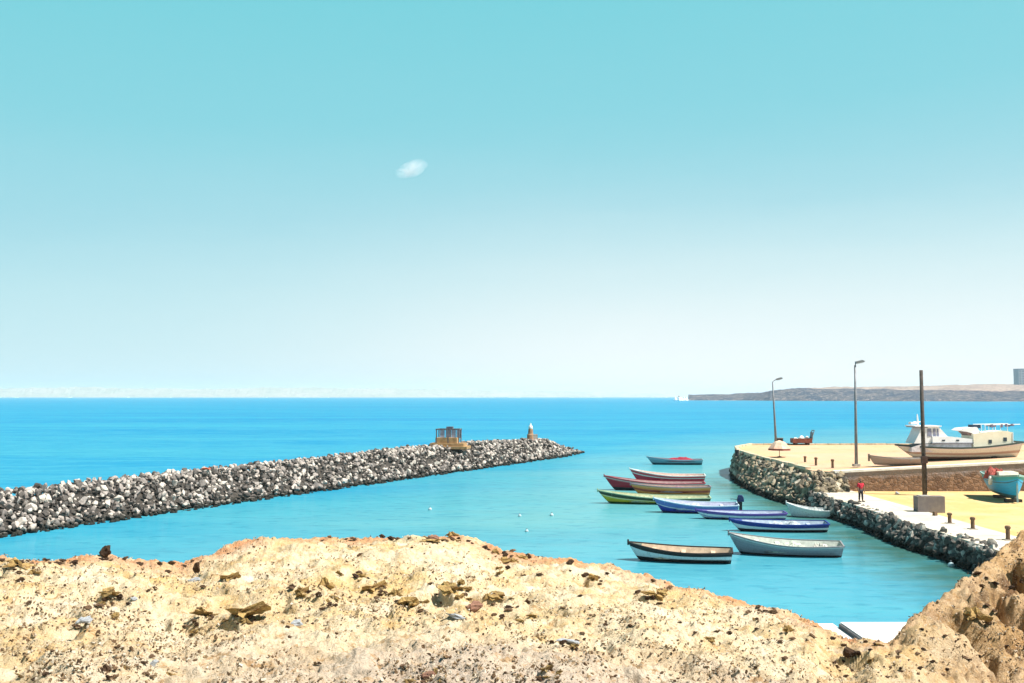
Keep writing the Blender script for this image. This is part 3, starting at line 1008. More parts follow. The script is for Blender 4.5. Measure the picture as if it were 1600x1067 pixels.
def bollard(px, py, zg, h, label, grp):
    p = at_z(px, py, zg)
    t = empty("bollard", p)
    MB().lathe([(0.17, 0), (0.17, 0.05), (0.125, 0.07), (0.115, h * .75), (0.16, h * .80), (0.17, h * .92), (0.11, h)], n=12).build("post", M_RUST, t)
    MB().box((0, 0, 0.02), (0.5, 0.5, 0.04)).build("base_plate", M_FOOT, t)
    return tag(t, label, "bollard", grp)


g1, g2 = "bollards on the upper pier", "bollards along the lower quay"
bollard(1258, 722, 3.1, 0.68, "shortest bollard on the pier, nearest the parasol", g1)
bollard(1275, 727, 3.1, 0.85, "middle one of three bollards on the sandy pier", g1)
bollard(1301, 731, 3.13, 0.88, "bollard on the pier closest to the taller lamp", g1)
bollard(1484, 817, QZ + .06, 0.72, "lower quay bollard right of the grey block", g2)
bollard(1520, 826, QZ + .06, 0.78, "lower quay bollard left of the blue beached boat's bow", g2)
bollard(1575, 843, QZ + .06, 0.85, "lower quay bollard half hidden by the ochre bank", g2)
p = at_z(1151.5, 712, 3.1)
t = MB().lathe([(0.2, 0), (0.2, 0.5), (0.26, 0.55), (0.26, 0.72), (0.1, 0.75)], n=12).build("bollard", M_DARK, None, p)
tag(t, "black bollard on the outermost corner of the pier", "bollard")
p = at_z(1461, 806, QZ)
o = MB().box((0, 0, .17), (.28, .24, .34), 0.4, taper=.85).build("stone_block", M_RUST, None, p)
tag(o, "small dark stone block in front of the grey concrete block", "stone")
p = at_z(1402, 771, QZ)
o = fast_mesh("stone", STONE[2][0], STONE[2][1], False, [M_ST_GREY])
o = link("stone", o, None, (p.x, p.y, p.z + .1)); o.scale = (.45, .4, .4)
tag(o, "pale stone lying on the quay sand at the foot of the wall", "stone")

# parasol and cart at the pier tip
p = at_z(1218, 714, 3.1)
t = empty("parasol", p)
M_CAN = simple("faded_pink_canvas", (0.62, 0.36, 0.26), 0.9, (0.70, 0.55, 0.42), 1.2)
mb = MB()
ring = []
for j in range(8):
    a0, a1 = 2 * PI * j / 8, 2 * PI * (j + 1) / 8
    P = lambda r, z, a: (r * math.cos(a), r * math.sin(a), z)
    mb.add([P(1.25, 1.02, a0), P(1.25, 1.02, a1), P(.62, 1.72, a1), P(.62, 1.72, a0)], [(0, 1, 2, 3)])
    mb.add([P(.62, 1.72, a0), P(.62, 1.72, a1), (0, 0, 1.95)], [(0, 1, 2)])
    mb.add([P(1.25, 1.02, a0), P(1.25, 1.02, a1), P(1.27, .82, a1), P(1.27, .82, a0)], [(0, 1, 2, 3)], 1)
c_ = mb.build("canopy", [M_CAN, simple("canopy_fringe", (0.22, 0.07, 0.05), 0.9)], t)
sm = c_.modifiers.new("thickness", 'SOLIDIFY'); sm.thickness = 0.02
MB().tube([(0, 0, 0), (0, 0, 1.9)], 0.035, 8).build("pole", M_DARK, t)
MB().lathe([(.3, 0), (.3, .1), (.08, .16)], n=12).build("base", M_DARK, t)
tag(t, "faded pink parasol with a dark fringe on the pier tip", "parasol")
p = at_z(1217, 702, 3.1)
t = empty("control_box", p)
MB().box((0, 0, .55), (1.0, .5, 1.1)).build("housing", M_DARK, t)
MB().box((0.15, 0, 1.16), (.75, .6, .1)).build("lid", M_LAMPH, t)
t.location.z += 0.35
MB().box((0, 0, -.175), (1.2, .7, .35)).build("plinth", M_FOOT, t)
tag(t, "dark metal box on a plinth showing above the pink parasol", "box")

p = at_z(1252, 694.5, 3.12)
t = empty("handcart", p)
M_RED = simple("dull_red_paint", (0.20, 0.055, 0.035), 0.7, (0.13, 0.035, 0.02), 3)
b_ = MB().box((0, 0, .26), (2.1, 1.1, .09)).box((0, -.53, .48), (2.1, .06, .40)).box((0, .53, .48), (2.1, .06, .40)).box((-1.02, 0, .48), (.06, 1.0, .40)).box((1.02, 0, .48), (.06, 1.0, .36)).build("tray", M_RED, t)
for x in (-.65, .65):
    for y in (-.45, .45):
        w_ = MB()
        w_.tube([(x, y - .05, .13), (x, y + .05, .13)], .13, 14)
        w_.build("wheel", M_DARK, t)
MB().tube([(1.0, -.4, .5), (1.32, -.4, 1.5)], .045, 6).tube([(1.0, .4, .5), (1.32, .4, 1.5)], .045, 6).tube([(1.32, -.4, 1.48), (1.32, .4, 1.48)], .045, 6).box((1.14, 0, .95), (.05, .8, .75)).build("handle", M_STEEL, t)
t.scale = (1.3, 1.3, 1.4)
tag(t, "dull red handcart loaded with white sacks on the pier", "cart")
M_SACK = simple("white_sack", (0.74, 0.72, 0.68), 0.9, (0.6, 0.56, 0.5), 4)
for i, (x, y, r, lb) in enumerate([(-.55, 0, .42, "white sack lying at the left end of the red handcart"), (.05, .1, .5, "tallest white sack in the middle of the red handcart"), (.62, -.05, .45, "white sack next to the handle of the red handcart")]):
    v, f = STONE[i + 3]
    o = link("sack", fast_mesh("sack", v, f, True, [M_SACK]), None, (p.x + x * 1.3, p.y + y, p.z + .55 + r * .8))
    o.scale = (r * 1.7, r * 1.7, r * 2.2)
    tag(o, lb, "sack", "sacks on the handcart")

# ------------------------------------------------------------------ boats


def hull_material(name, bottom, mid, topc, zb=0.12, v0=0.80, stripe=None, grime=0.5):
    """paint bands: boot-top by height, upper strake by the strake coordinate, one optional stripe"""
    m, k, b = mat(name)
    tc = k.new('ShaderNodeTexCoord').outputs['Object']
    sp_ = k.new('ShaderNodeSeparateXYZ'); k.link(tc, sp_.inputs[0])
    at = k.new('ShaderNodeAttribute'); at.attribute_name = 'strake'
    v = at.outputs['Fac']
    n = k.noise(tc, 2.5, 6, 0.7)
    fine = k.noise(k.mapping(tc, (5, 5, 1.1)), 1.6, 6, 0.7)
    vj = k.math('ADD', v, k.math('MULTIPLY', k.math('SUBTRACT', n, 0.5), 0.03))
    col = k.mix(k.step(vj, v0 - .01, v0 + .01), mid, topc)
    if stripe:
        c, a0, a1 = stripe
        col = k.mix(k.math('MULTIPLY', k.step(vj, a0 - .008, a0 + .008), k.step(vj, a1 - .008, a1 + .008, 1, 0)), col, c)
    zj = k.math('ADD', sp_.outputs['Z'], k.math('MULTIPLY', k.math('SUBTRACT', n, 0.5), 0.05))
    col = k.mix(k.step(zj, zb - .01, zb + .015, 1, 0), col, bottom)
    col = k.mix(k.math('MULTIPLY', k.step(fine, 0.5, 0.75), grime), col, k.mix(0.55, col, (0.10, 0.075, 0.05)))
    seam = k.math('FRACT', k.math('MULTIPLY', v, 8.0))
    col = k.mix(k.math('MULTIPLY', k.step(seam, .10, .0), .45), col, (.03, .025, .02))
    k.link(col, b.inputs['Base Color'])
    b.inputs['Roughness'].default_value = 0.5
    b.inputs['Specular IOR Level'].default_value = 0.3
    return m


def hull_geom(L, B, fb, bow, draft, transom=0.72, rake=0.11, n=30, m=12, full=0.55, stern=0.0):
    """outer shell vertices [station][row] for y>=0 ; x from stern (0) to bow (L)"""
    P = np.zeros((n, m, 3))
    for i in range(n):
        s = i / (n - 1)
        s2 = 1 - (1 - s) ** 1.25 if s > .5 else s * (1 - .5 ** 1.25) / .5
        s = s2
        bw = transom + (1 - transom) * math.sin(min(1, s / .42) * PI / 2) if s < .42 else max(0.004, (1 - ((s - .42) / .58) ** 2.3)) ** 0.85
        sheer = stern * (1 - s) ** 2 + fb * (1 + .10 * (1 - s) ** 3) + bow * max(0, (s - .30) / .70) ** 2.2
        keel = -draft + (draft + 0.08 * fb) * max(0, (s - .82) / .18) ** 2.2
        for j in range(m):
            v = j / (m - 1)
            w = (v ** full) * (0.86 + .14 * v)
            y = B / 2 * bw * w
            z = keel + (sheer - keel) * (v ** 1.15)
            x = s * L * (1 - rake) + L * rake * (s ** 3) * v - .06 * L * (1 - s) ** 4 * (0.4 * v)
            P[i, j] = (x, y, z)
    return P


def make_hull(t, P, mats, thick=.06, floor=-.02, rail=(.09, .08), rail_m=None, in_m=None):
    n, m, _ = P.shape
    Pm = P.copy(); Pm[..., 1] *= -1
    V = np.concatenate([P.reshape(-1, 3), Pm.reshape(-1, 3)])
    Fq = []
    o2 = n * m
    for i in range(n - 1):
        for j in range(m - 1):
            a = i * m + j
            Fq.append([a, a + m, a + m + 1, a + 1])
            Fq.append([o2 + a, o2 + a + 1, o2 + a + m + 1, o2 + a + m])
    for j in range(m - 1):
        Fq.append([j, j + 1, o2 + j + 1, o2 + j])
        a = (n - 1) * m + j
        Fq.append([a, o2 + a, o2 + a + 1, a + 1])
    me = fast_mesh("hull", V, Fq, True, [mats])
    vv = np.tile(np.linspace(0, 1, m), 2 * n).astype(np.float32)
    at = me.attributes.new("strake", 'FLOAT', 'POINT'); at.data.foreach_set("value", vv)
    bm = bmesh.new(); bm.from_mesh(me)
    bmesh.ops.remove_doubles(bm, verts=bm.verts, dist=1e-4)
    bmesh.ops.recalc_face_normals(bm, faces=bm.faces)
    for f in bm.faces:
        if abs(f.normal.x) > .85 and f.calc_center_median().x < .3: f.smooth = False
    bm.to_mesh(me); bm.free()
    hull = link("hull", me, t)
    # inner skin with a floor
    I = P.copy()
    I[..., 1] = np.maximum(I[..., 1] - thick, 0.0)
    I[..., 2] = np.maximum(I[..., 2] - .02, floor)
    I[..., 0] = np.clip(I[..., 0], P[0, -1, 0] + thick, L_max(P) - thick * 1.5)
    Im = I.copy(); Im[..., 1] *= -1
    V = np.concatenate([I.reshape(-1, 3), Im.reshape(-1, 3)])
    me = fast_mesh("lining", V, Fq, False, [in_m])
    bm = bmesh.new(); bm.from_mesh(me)
    bmesh.ops.remove_doubles(bm, verts=bm.verts, dist=1e-4)
    bmesh.ops.dissolve_degenerate(bm, dist=1e-4, edges=bm.edges)
    bm.to_mesh(me); bm.free()
    link("lining", me, t)
    # gunwale: box section swept along the sheer on both sides and across the stern
    path = [Vector((P[i, -1, 0], P[i, -1, 1], P[i, -1, 2])) for i in range(n - 1, -1, -1)] + [Vector((P[i, -1, 0], -P[i, -1, 1], P[i, -1, 2])) for i in range(n)]
    V, Fs = [], []
    w, h = rail
    k_ = len(path)
    for i, p in enumerate(path):
        d = path[min(i + 1, k_ - 1)] - path[max(i - 1, 0)]
        d.z = 0
        d.normalize()
        nn_ = Vector((-d.y, d.x, 0))
        for a_, b_ in ((-w * .45, -h * .6), (w * .55, -h * .6), (w * .55, h * .4), (-w * .45, h * .4)):
            V.append(p - nn_ * a_ + Vector((0, 0, b_)))
    for i in range(k_ - 1):
        for j in range(4):
            Fs.append((i * 4 + j, i * 4 + (j + 1) % 4, i * 4 + 4 + (j + 1) % 4, i * 4 + 4 + j))
    Fs.append((0, 1, 2, 3)); Fs.append(tuple((k_ - 1) * 4 + j for j in (3, 2, 1, 0)))
    g_ = MB(); g_.add(V, Fs)
    g_.build("gunwale", rail_m, t)
    return hull


def L_max(P):
    return P[-1, -1, 0]


def row_at(P, x):
    """half breadth and sheer height at x"""
    xs = P[:, -1, 0]
    return float(np.interp(x, xs, P[:, -1, 1])), float(np.interp(x, xs, P[:, -1, 2]))


BOATS = {}


def boat(key, px0, px1, py, L, B, fb, bow, yaw, label, hullc, rail, lining, thwart=None, seats=3, fore=None, zb=.10, v0=.80, stripe=None, grp="open fishing boats moored in the harbour", group=True, z=0.0, floor=0.0, grime=.5, railsize=(.09, .08), xoff=0.0, heel=0.0):
    """floating open boat: px0 bow pixel, px1 stern pixel, py waterline pixel of its middle"""
    mid = at_z((px0 + px1) / 2, py, z)
    a = PI - yaw
    t = empty("fishing_boat", mid, a)
    t.rotation_euler = (-R(3.2 + 1.6 * math.sin(px0)), 0, a)
    P = hull_geom(L, B, fb, bow, .32)
    P[..., 0] -= L / 2
    hm = hull_material(key + "_hull_paint", *hullc, zb=zb, v0=v0, stripe=stripe, grime=grime)
    rm = simple(key + "_rail_paint", rail, .6, None, 4, .6)
    lm = simple(key + "_lining_paint", lining, .75, tuple(x * .6 for x in lining), 2.5, .8)
    tm = simple(key + "_thwart_wood", thwart or tuple(min(.8, x * 1.15) for x in lining), .7, None, 3, .7)
    make_hull(t, P, hm, rail_m=rm, in_m=lm, floor=floor, rail=railsize)
    for q in range(seats):
        x = -L * .34 + q * (L * .58 / max(1, seats - 1))
        hw, hz = row_at(P, x)
        MB().box((x, 0, hz - .20), (.26, 2 * hw - .30, .05)).build("thwart", tm, t)
    # foredeck over the bow
    n_, m_, _ = P.shape
    V, Fs = [], []
    i0 = int(n_ * .80)
    for i in range(i0, n_):
        V.append((P[i, -1, 0], max(0, P[i, -1, 1] - .03), P[i, -1, 2] - .03)); V.append((P[i, -1, 0], -max(0, P[i, -1, 1] - .03), P[i, -1, 2] - .03))
    for i in range(n_ - i0 - 1): Fs.append((2 * i, 2 * i + 2, 2 * i + 3, 2 * i + 1))
    d_ = MB(); d_.add(V, Fs)
    xb = P[i0, -1, 0]; hw, hz = row_at(P, xb)
    d_.box((xb, 0, hz - .12), (.04, 2 * hw - .12, .2))
    d_.build("foredeck", simple(key + "_foredeck_paint", fore or rail, .6), t)
    xe, ze = L_max(P), P[-1, -1, 2]
    MB().box((xe - .02, 0, ze - .02), (.10, .09, .34)).build("stem_post", rm, t)
    tag(t, label, "boat", grp if group else None)
    BOATS[key] = (t, P)
    return t


M_ROPE = simple("old_rope", (0.42, 0.36, 0.26), 0.9)
WH = (0.74, 0.75, 0.74)
boat("far", 1010, 1096, 725, 7.9, 2.0, .72, .45, R(4), "farthest moored boat, teal grey with a dark red cover amidships",
     ((.02, .07, .09), (.16, .30, .36), (.22, .36, .44)), (.28, .38, .44), (.20, .12, .16), seats=3, zb=.28)
boat("white_red", 983, 1099, 751, 8.6, 2.1, .72, .75, R(5), "red sided boat with a white bow lying behind the crimson boat",
     ((.02, .015, .02), (.56, .03, .06), (.62, .10, .10)), WH, (.60, .42, .36), seats=4, zb=.12, v0=.86, fore=WH, grime=.6, stripe=((.66, .62, .58), .70, .78))
boat("crimson", 940, 1100, 765, 10.4, 2.3, .80, .75, R(4), "crimson boat with dark bottom between the white bowed and yellow boats",
     ((.012, .025, .03), (.34, .012, .03), (.42, .05, .07)), (.36, .06, .08), (.34, .22, .22), seats=4, zb=.33, fore=(.38, .06, .08), grime=.6, stripe=((.50, .36, .34), .86, .93))
boat("orange", 985, 1106, 772, 7.9, 2.0, .82, .30, R(3), "rust orange wooden boat squeezed between the crimson and yellow boats",
     ((.12, .09, .02), (.68, .21, .05), (.66, .30, .12)), (.24, .21, .25), (.34, .24, .20), seats=4, zb=.1, v0=.85, stripe=((.32, .05, .03), .55, .72))
boat("yellow", 933, 1105, 786, 10.2, 2.2, .62, .62, R(4), "long yellow boat with green bottom and pale green rail",
     ((.02, .085, .015), (.50, .40, .03), (.03, .05, .03)), (.34, .46, .30), (.40, .42, .26), seats=4, zb=.20, v0=.74, fore=(.36, .48, .34), grime=.6, stripe=((.60, .58, .40), .66, .72))
boat("violet", 1020, 1150, 800, 7.0, 2.1, .72, .52, R(5), "violet blue boat carrying a dark outboard motor on its stern",
     ((.012, .02, .10), (.035, .055, .34), (.10, .16, .46)), (.50, .62, .74), (.44, .46, .60), seats=3, zb=.16, v0=.66, fore=(.36, .48, .66), grime=.55, stripe=((.55, .58, .66), .62, .68))
boat("navy_white", 1086, 1224, 810, 7.1, 1.9, .52, .22, R(3), "white boat with navy bottom and purple rail in front of the violet boat",
     ((.010, .015, .06), (.60, .66, .72), (.12, .08, .30)), (.10, .06, .30), (.34, .40, .52), seats=4, zb=.14, v0=.80, grime=.6, stripe=((.10, .16, .42), .52, .60))
boat("blue_white", 1140, 1288, 829, 7.0, 1.9, .62, .25, R(4), "navy railed boat with white band and black bottom behind the grey boat",
     ((.008, .010, .018), (.68, .70, .74), (.015, .03, .20)), (.02, .045, .26), (.36, .44, .54), seats=4, zb=.22, v0=.74, grime=.6)
boat("grey", 1139, 1309, 866, 6.8, 2.1, .72, .62, R(10), "nearest grey boat with a whitish cluttered interior",
     ((.012, .013, .018), (.25, .235, .27), (.30, .29, .31)), (.24, .24, .25), (.52, .55, .50), seats=4, zb=.16, grime=.8, fore=(.42, .43, .42), stripe=((.56, .55, .54), .90, .97))
boat("black", 981, 1139, 876, 6.1, 1.9, .68, .42, R(11), "nearest black railed boat with a white band along its side",
     ((.010, .010, .012), (.66, .67, .68), (.018, .012, .012)), (.035, .022, .02), (.56, .42, .30), seats=3, zb=.27, v0=.80, grime=.75, fore=(.10, .14, .12), railsize=(.10, .10))
boat("dinghy", 1230, 1307, 807, 4.1, 1.7, .62, .55, R(14), "small worn grey white dinghy tied up against the quay boulders",
     ((.05, .06, .07), (.66, .69, .72), (.72, .74, .74)), (.72, .74, .74), (.54, .58, .60), seats=2, zb=.05, grime=.8)

# outboard motor, part of the violet boat
t, P = BOATS["violet"]
xs, zs = P[0, -1, 0], P[0, -1, 2]
om = empty("outboard_motor", (xs - .12, 0, zs)); om.parent = t
cow = MB().box((-.12, 0, .42), (.62, .42, .44), taper=.78).box((-.10, 0, .70), (.46, .34, .14), taper=.7).build("cowling", simple("motor_cowling", (.012, .03, .10), .35), om)
bv = cow.modifiers.new("round", 'BEVEL'); bv.width = .06; bv.segments = 3
MB().box((-.14, 0, -.25), (.24, .16, .95)).box((.02, 0, .02), (.2, .3, .25)).box((-.16, 0, -.75), (.5, .06, .12)).build("drive_leg", M_DARK, om)
MB().tube([(.15, 0, .35), (.5, .05, .42), (.75, .08, .42)], .03, 6).build("tiller", M_DARK, om)


def in_boat(key, x, y, z):
    t, P = BOATS[key]
    return Matrix.Translation(t.location) @ t.rotation_euler.to_matrix().to_4x4() @ Vector((x, y, z))


def heap(name, key, x, y, z, sx, sy, sz, c, label, cat, seed, grp=None, bumpy=.5):
    """crumpled low heap (net, tarpaulin) lying in a boat"""
    n_, m_ = 26, 16
    V = []
    for i in range(n_):
        for j in range(m_):
            u, v = i / (n_ - 1) * 2 - 1, j / (m_ - 1) * 2 - 1
            e = max(0, 1 - (abs(u) ** 2.6 + abs(v) ** 2.6))
            V.append((u * sx / 2, v * sy / 2, sz * (e ** .5) * (1 + bumpy * float(fbm(np.array([u * 3.0 + seed]), np.array([v * 3.0]), 3, seed)[0])) - .01))
    Fs = [(i * m_ + j, (i + 1) * m_ + j, (i + 1) * m_ + j + 1, i * m_ + j + 1) for i in range(n_ - 1) for j in range(m_ - 1)]
    Fs.append(tuple([i * m_ for i in range(n_)] + [(n_ - 1) * m_ + j for j in range(1, m_)] + [i * m_ + m_ - 1 for i in range(n_ - 2, -1, -1)] + [j for j in range(m_ - 2, 0, -1)]))
    mb = MB(); mb.add(V, Fs)
    o = mb.build(name, simple(label.replace(" ", "_")[:40], c, .9, tuple(a * .45 for a in c), 6, bump=.6), None, None)
    o.location = in_boat(key, x, y, z)
    o.rotation_euler = (0, 0, BOATS[key][0].rotation_euler.z)
    return tag(o, label, cat, grp)


heap("tarpaulin", "far", -.9, 0, .50, 4.2, 1.9, .50, (.34, .03, .06), "dark red tarpaulin bundled over the middle of the farthest boat", "tarpaulin", 3, bumpy=.3)
heap("fishing_net", "grey", -.2, 0, .25, 2.8, 1.5, .48, (.52, .56, .48), "pale greenish net heaped in the middle of the nearest grey boat", "net", 5)
heap("fishing_net", "grey", -2.3, 0, .25, 1.2, 1.3, .42, (.60, .58, .52), "whitish net bundle in the stern of the nearest grey boat", "net", 6)
heap("fishing_net", "white_red", -.4, 0, .25, 3.4, 1.4, .45, (.60, .40, .34), "faded pink net lying along the red sided boat", "net", 7)
heap("fishing_net", "orange", -.3, .1, .3, 3.0, 1.4, .44, (.34, .20, .22), "dull purple net heaped in the rust orange boat", "net", 8)
heap("fishing_net", "yellow", 1.0, 0, .2, 2.4, 1.5, .34, (.42, .46, .36), "pale green net in the front half of the yellow boat", "net", 9)
heap("tarpaulin", "violet", .4, 0, .3, 2.6, 1.6, .40, (.50, .55, .66), "light blue tarpaulin spread inside the violet blue boat", "tarpaulin", 10)
heap("fishing_net", "navy_white", 0, 0, .15, 3.0, 1.4, .36, (.30, .38, .50), "grey blue net in the navy bottomed white boat", "net", 11)
heap("fishing_net", "blue_white", -.6, 0, .2, 2.8, 1.3, .40, (.44, .50, .55), "pale net heaped amidships in the navy railed boat", "net", 12)
heap("fishing_net", "dinghy", -.3, 0, .1, 1.8, 1.1, .5, (.60, .64, .62), "whitish net filling the small worn dinghy", "net", 13)
heap("fishing_net", "black", .7, 0, .2, 1.6, 1.2, .34, (.50, .36, .26), "brown net in the front of the black railed boat", "net", 14)

# buoys on the harbour water
M_BUOY = simple("white_buoy", (.42, .56, .60), .4)
for px, py, r, lb in [(672, 796, .17, "white buoy alone in the middle of the harbour"), (862, 805, .17, "white buoy left of the yellow boat's bow"),
                      (812, 806, .14, "small pale buoy between two bigger white buoys"), (823, 830, .14, "small buoy nearest the rim of the headland"),
                      (1486, 884, .20, "white buoy floating by the dark end of the quay")]:
    p = at_z(px, py, 0)
    t = empty("buoy", (p.x, p.y, r * .25))
    MB().lathe([(.02, -r), (r * .7, -r * .7), (r, 0), (r * .85, r * .5), (r * .45, r * .88), (.05, r)], n=14).build("float", M_BUOY, t, smooth=True)
    MB().lathe([(.03, r * .95), (.03, r * 1.25), (.06, r * 1.3), (.06, r * 1.45)], n=8).build("ring", M_STEEL, t)
    tag(t, lb, "buoy", "buoys on the harbour water")

# ------------------------------------------------------------------ blue boat hauled out on the quay
p = at_z(1588, 786, QZ)
yawb = R(-90 - 12)
t = empty("beached_boat", (p.x + .1, p.y, QZ), yawb)
P = hull_geom(6.8, 2.7, .95, .34, .75, transom=.85, rake=.05, full=.5)
P[..., 0] -= 6.5
P[..., 2] += .98
hm = hull_material("beached_hull_paint", (.05, .15, .19), (.015, .36, .72), (.02, .34, .44), zb=.62, v0=.82, stripe=((.015, .12, .2), .72, .76), grime=.35)
make_hull(t, P, hm, rail_m=simple("beached_rail", (.25, .42, .40), .6), in_m=simple("beached_lining", (.45, .5, .45), .7), floor=1.3, rail=(.12, .14))
MB().box((.04, 0, 1.05), (.12, .12, 1.95)).build("stem_post", simple("beached_stem", (.28, .46, .54), .6), t)
MB().box((-3.2, 0, .36), (6.2, .14, .24)).build("keel", simple("beached_keel", (.20, .20, .19), .8), t)
MB().prism_y([(-4.2, 1.85), (-2.0, 1.85), (-2.3, 2.33), (-4.0, 2.33)], -.75, .75).build("cabin_top", simple("cabin_cream", (.68, .64, .50), .6), t)
MB().box((-.75, 0, 2.02), (.9, .8, .05)).build("foredeck", simple("beached_foredeck", (.30, .52, .5), .6), t)
tag(t, "bright blue boat propped up bow first on the sandy quay", "boat")
for x, y, lb in [(-1.2, 0, "timber block under the bow of the blue beached boat"), (-4.6, 0, "timber block under the stern of the blue beached boat")]:
    q = Matrix.Rotation(yawb, 3, 'Z') @ Vector((x, y, 0)) + t.location
    o = MB().box((0, 0, .12), (.35, 1.3, .24), yawb).build("timber_block", M_WOODP, None, (q.x, q.y, QZ))
    tag(o, lb, "timber", "timber blocks under the blue boat")
MB().lathe([(.02, -.36), (.14, -.3), (.17, 0), (.14, .3), (.02, .36)], (-2.3, -1.42, 1.62), 12).build("fender", simple("white_fender", (.74, .70, .64), .5), t, smooth=True)
o = heap("fishing_net", "black", 0, 0, 0, 1.7, 1.0, .75, (.42, .10, .08), "red net bundle piled inside the blue beached boat", "net", 21)
q = Matrix.Rotation(yawb, 3, 'Z') @ Vector((-3.4, -.85, 0)) + t.location
o.location = (q.x, q.y, QZ + 1.75); o.rotation_euler = (0, 0, .1)

# ------------------------------------------------------------------ white fishing vessel on the upper pier
YV = 97.0
pb = at_y(1583, 690, YV); ps = at_y(1398, 700, YV)
Lv = pb.x - ps.x
zk = 10 - (718 - 618.5) * YV / F
t = empty("fishing_vessel", ((pb.x + ps.x) / 2, YV, zk), R(2))
P = hull_geom(Lv, 3.6, 1.02, .42, .0, transom=.84, rake=.17, full=.42, m=14, stern=.62)
# flatter bilge: the hull sits on its keel
P[..., 0] -= Lv / 2
P[:, :, 2] += .12
hm = hull_material("vessel_hull_paint", (.20, .13, .11), (.66, .66, .57), (.70, .66, .66), zb=.40, v0=.86, stripe=((.42, .30, .24), .45, .60), grime=.5)
M_VW = simple("vessel_white", (.78, .78, .80), .45, (.62, .60, .62), 1.5, .6)
M_VC = simple("vessel_cream", (.76, .71, .56), .5, (.64, .56, .42), 1.2, .6)
M_GLASS = simple("dark_window_glass", (.04, .05, .07), .1, None, 1, 0, spec=.6)
M_VG = simple("vessel_rail_green", (.05, .075, .07), .6)
make_hull(t, P, hm, rail_m=M_VG, in_m=M_VW, floor=.8, rail=(.16, .16))
for o in list(t.children):
    o.data.transform(Matrix.Diagonal((-1, 1, 1, 1))); o.data.flip_normals()
MB().box((-.3, 0, .04), (Lv * .8, .22, .2)).build("keel", simple("vessel_keel", (.05, .035, .03), .9), t)


def lx(px): return (px - (1590 + 1398) / 2) / F * YV


def lz(py): return 10 - (py - 618.5) * YV / F - zk


# bulwark and low trunk cabin
MB().prism_y([(lx(1420), lz(704)), (lx(1514), lz(703)), (lx(1514), lz(690)), (lx(1436), lz(692)), (lx(1420), lz(697))], -1.0, 1.0).build("bulwark", simple("bulwark_lilac", (.62, .58, .60), .6), t)
tr = MB().prism_y([(lx(1452), lz(690.5)), (lx(1515), lz(689.5)), (lx(1515), lz(684)), (lx(1478), lz(680)), (lx(1452), lz(680))], -1.15, 1.15).build("trunk_cabin", M_VW, t)
for px in (1469, 1491):
    MB().box((lx(px), -1.165, lz(686)), (.30, .03, .14)).build("window", M_GLASS, tr)
MB().box((lx(1483), 0, lz(690.2)), (lx(1516) - lx(1450), 2.42, .09)).build("trim", simple("vessel_trim", (.20, .20, .24), .6), tr)
# wheelhouse with raked front and roof overhang
wh = MB().prism_y([(lx(1424), lz(690.8)), (lx(1452), lz(690.8)), (lx(1477), lz(680.2)), (lx(1462), lz(664)), (lx(1437), lz(664)), (lx(1431), lz(678))], -1.0, 1.0).build("wheelhouse", M_VW, t)
for a0, a1 in ((1445, 1452), (1454, 1458.5), (1460, 1463.5)):
    MB().prism_y([(lx(a0), lz(680)), (lx(a1), lz(680)), (lx(a1 - (.8 if a1 < 1463 else 1.5)), lz(668)), (lx(a0), lz(668))], -1.03, -.995).build("window", simple("wheelhouse_glass", (.25, .26, .36), .15), wh)
MB().box((lx(1446), 0, lz(664.3) + .0), (lx(1467) - lx(1426), 2.3, .10)).build("roof", M_VW, wh)
MB().box((lx(1436), 0, lz(666)), (1.2, 2.1, .08)).build("visor", simple("visor_grey", (.25, .25, .28), .6), wh)
MB().tube([(lx(1437.5), 0, lz(664)), (lx(1437), 0, lz(646))], [.13, .05], 8).tube([(lx(1431), 0, lz(658)), (lx(1442), 0, lz(658))], .05, 6).box((lx(1430.5), 0, lz(660)), (.7, .5, .22)).build("mast", M_VW, wh)
# cream deckhouse forward
dh = MB().prism_y([(lx(1515.5), lz(698)), (lx(1578), lz(694)), (lx(1578), lz(674)), (lx(1566), lz(671.5)), (lx(1515.5), lz(676))], -1.2, 1.2).build("deckhouse", M_VC, t)
for px, py, w in ((1541.5, 688, .32), (1565, 684.5, .34)):
    MB().box((lx(px), -1.215, lz(py)), (w, .035, .36)).build("window", M_GLASS, dh)
MB().box((lx(1577), -1.22, lz(684)), (.06, .05, 1.2)).build("door_post", M_VW, dh)
# flying bridge, rail and gear on the deckhouse roof
fb_ = MB().prism_y([(lx(1497), lz(671)), (lx(1503), lz(667.5)), (lx(1524), lz(666)), (lx(1530), lz(675)), (lx(1520), lz(676.5)), (lx(1508), lz(673))], -.9, .9).build("flying_bridge", M_VW, t)
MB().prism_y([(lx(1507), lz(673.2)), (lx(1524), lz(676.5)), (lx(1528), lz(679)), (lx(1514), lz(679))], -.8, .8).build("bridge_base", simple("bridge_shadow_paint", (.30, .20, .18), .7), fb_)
MB().box((lx(1527), 0, lz(665.2)), (.75, 1.0, .34)).build("life_raft", simple("raft_navy", (.02, .05, .09), .5), fb_)
for y in (-1.1, 1.1):
    rl = MB()
    rl.tube([(lx(1534), y, lz(662.5)), (lx(1590), y, lz(661.5))], .04, 6)
    for px in (1535, 1547, 1559, 1570):
        rl.tube([(lx(px), y, lz(675 if px < 1575 else 690)), (lx(px), y, lz(662))], .03, 6)
    rl.build("roof_rail", M_VW, t)
r_ = random.Random(12)
gr = MB()
for px in (1541, 1545, 1551, 1561, 1568, 1572, 1577, 1581):
    gr.box((lx(px), r_.uniform(-1.1, -.8), lz(664.0) + r_.uniform(-.05, .1)), (r_.uniform(.16, .34), .2, r_.uniform(.16, .32)))
gr.build("rail_floats", simple("rail_float_lilac", (.16, .15, .24), .6), t)
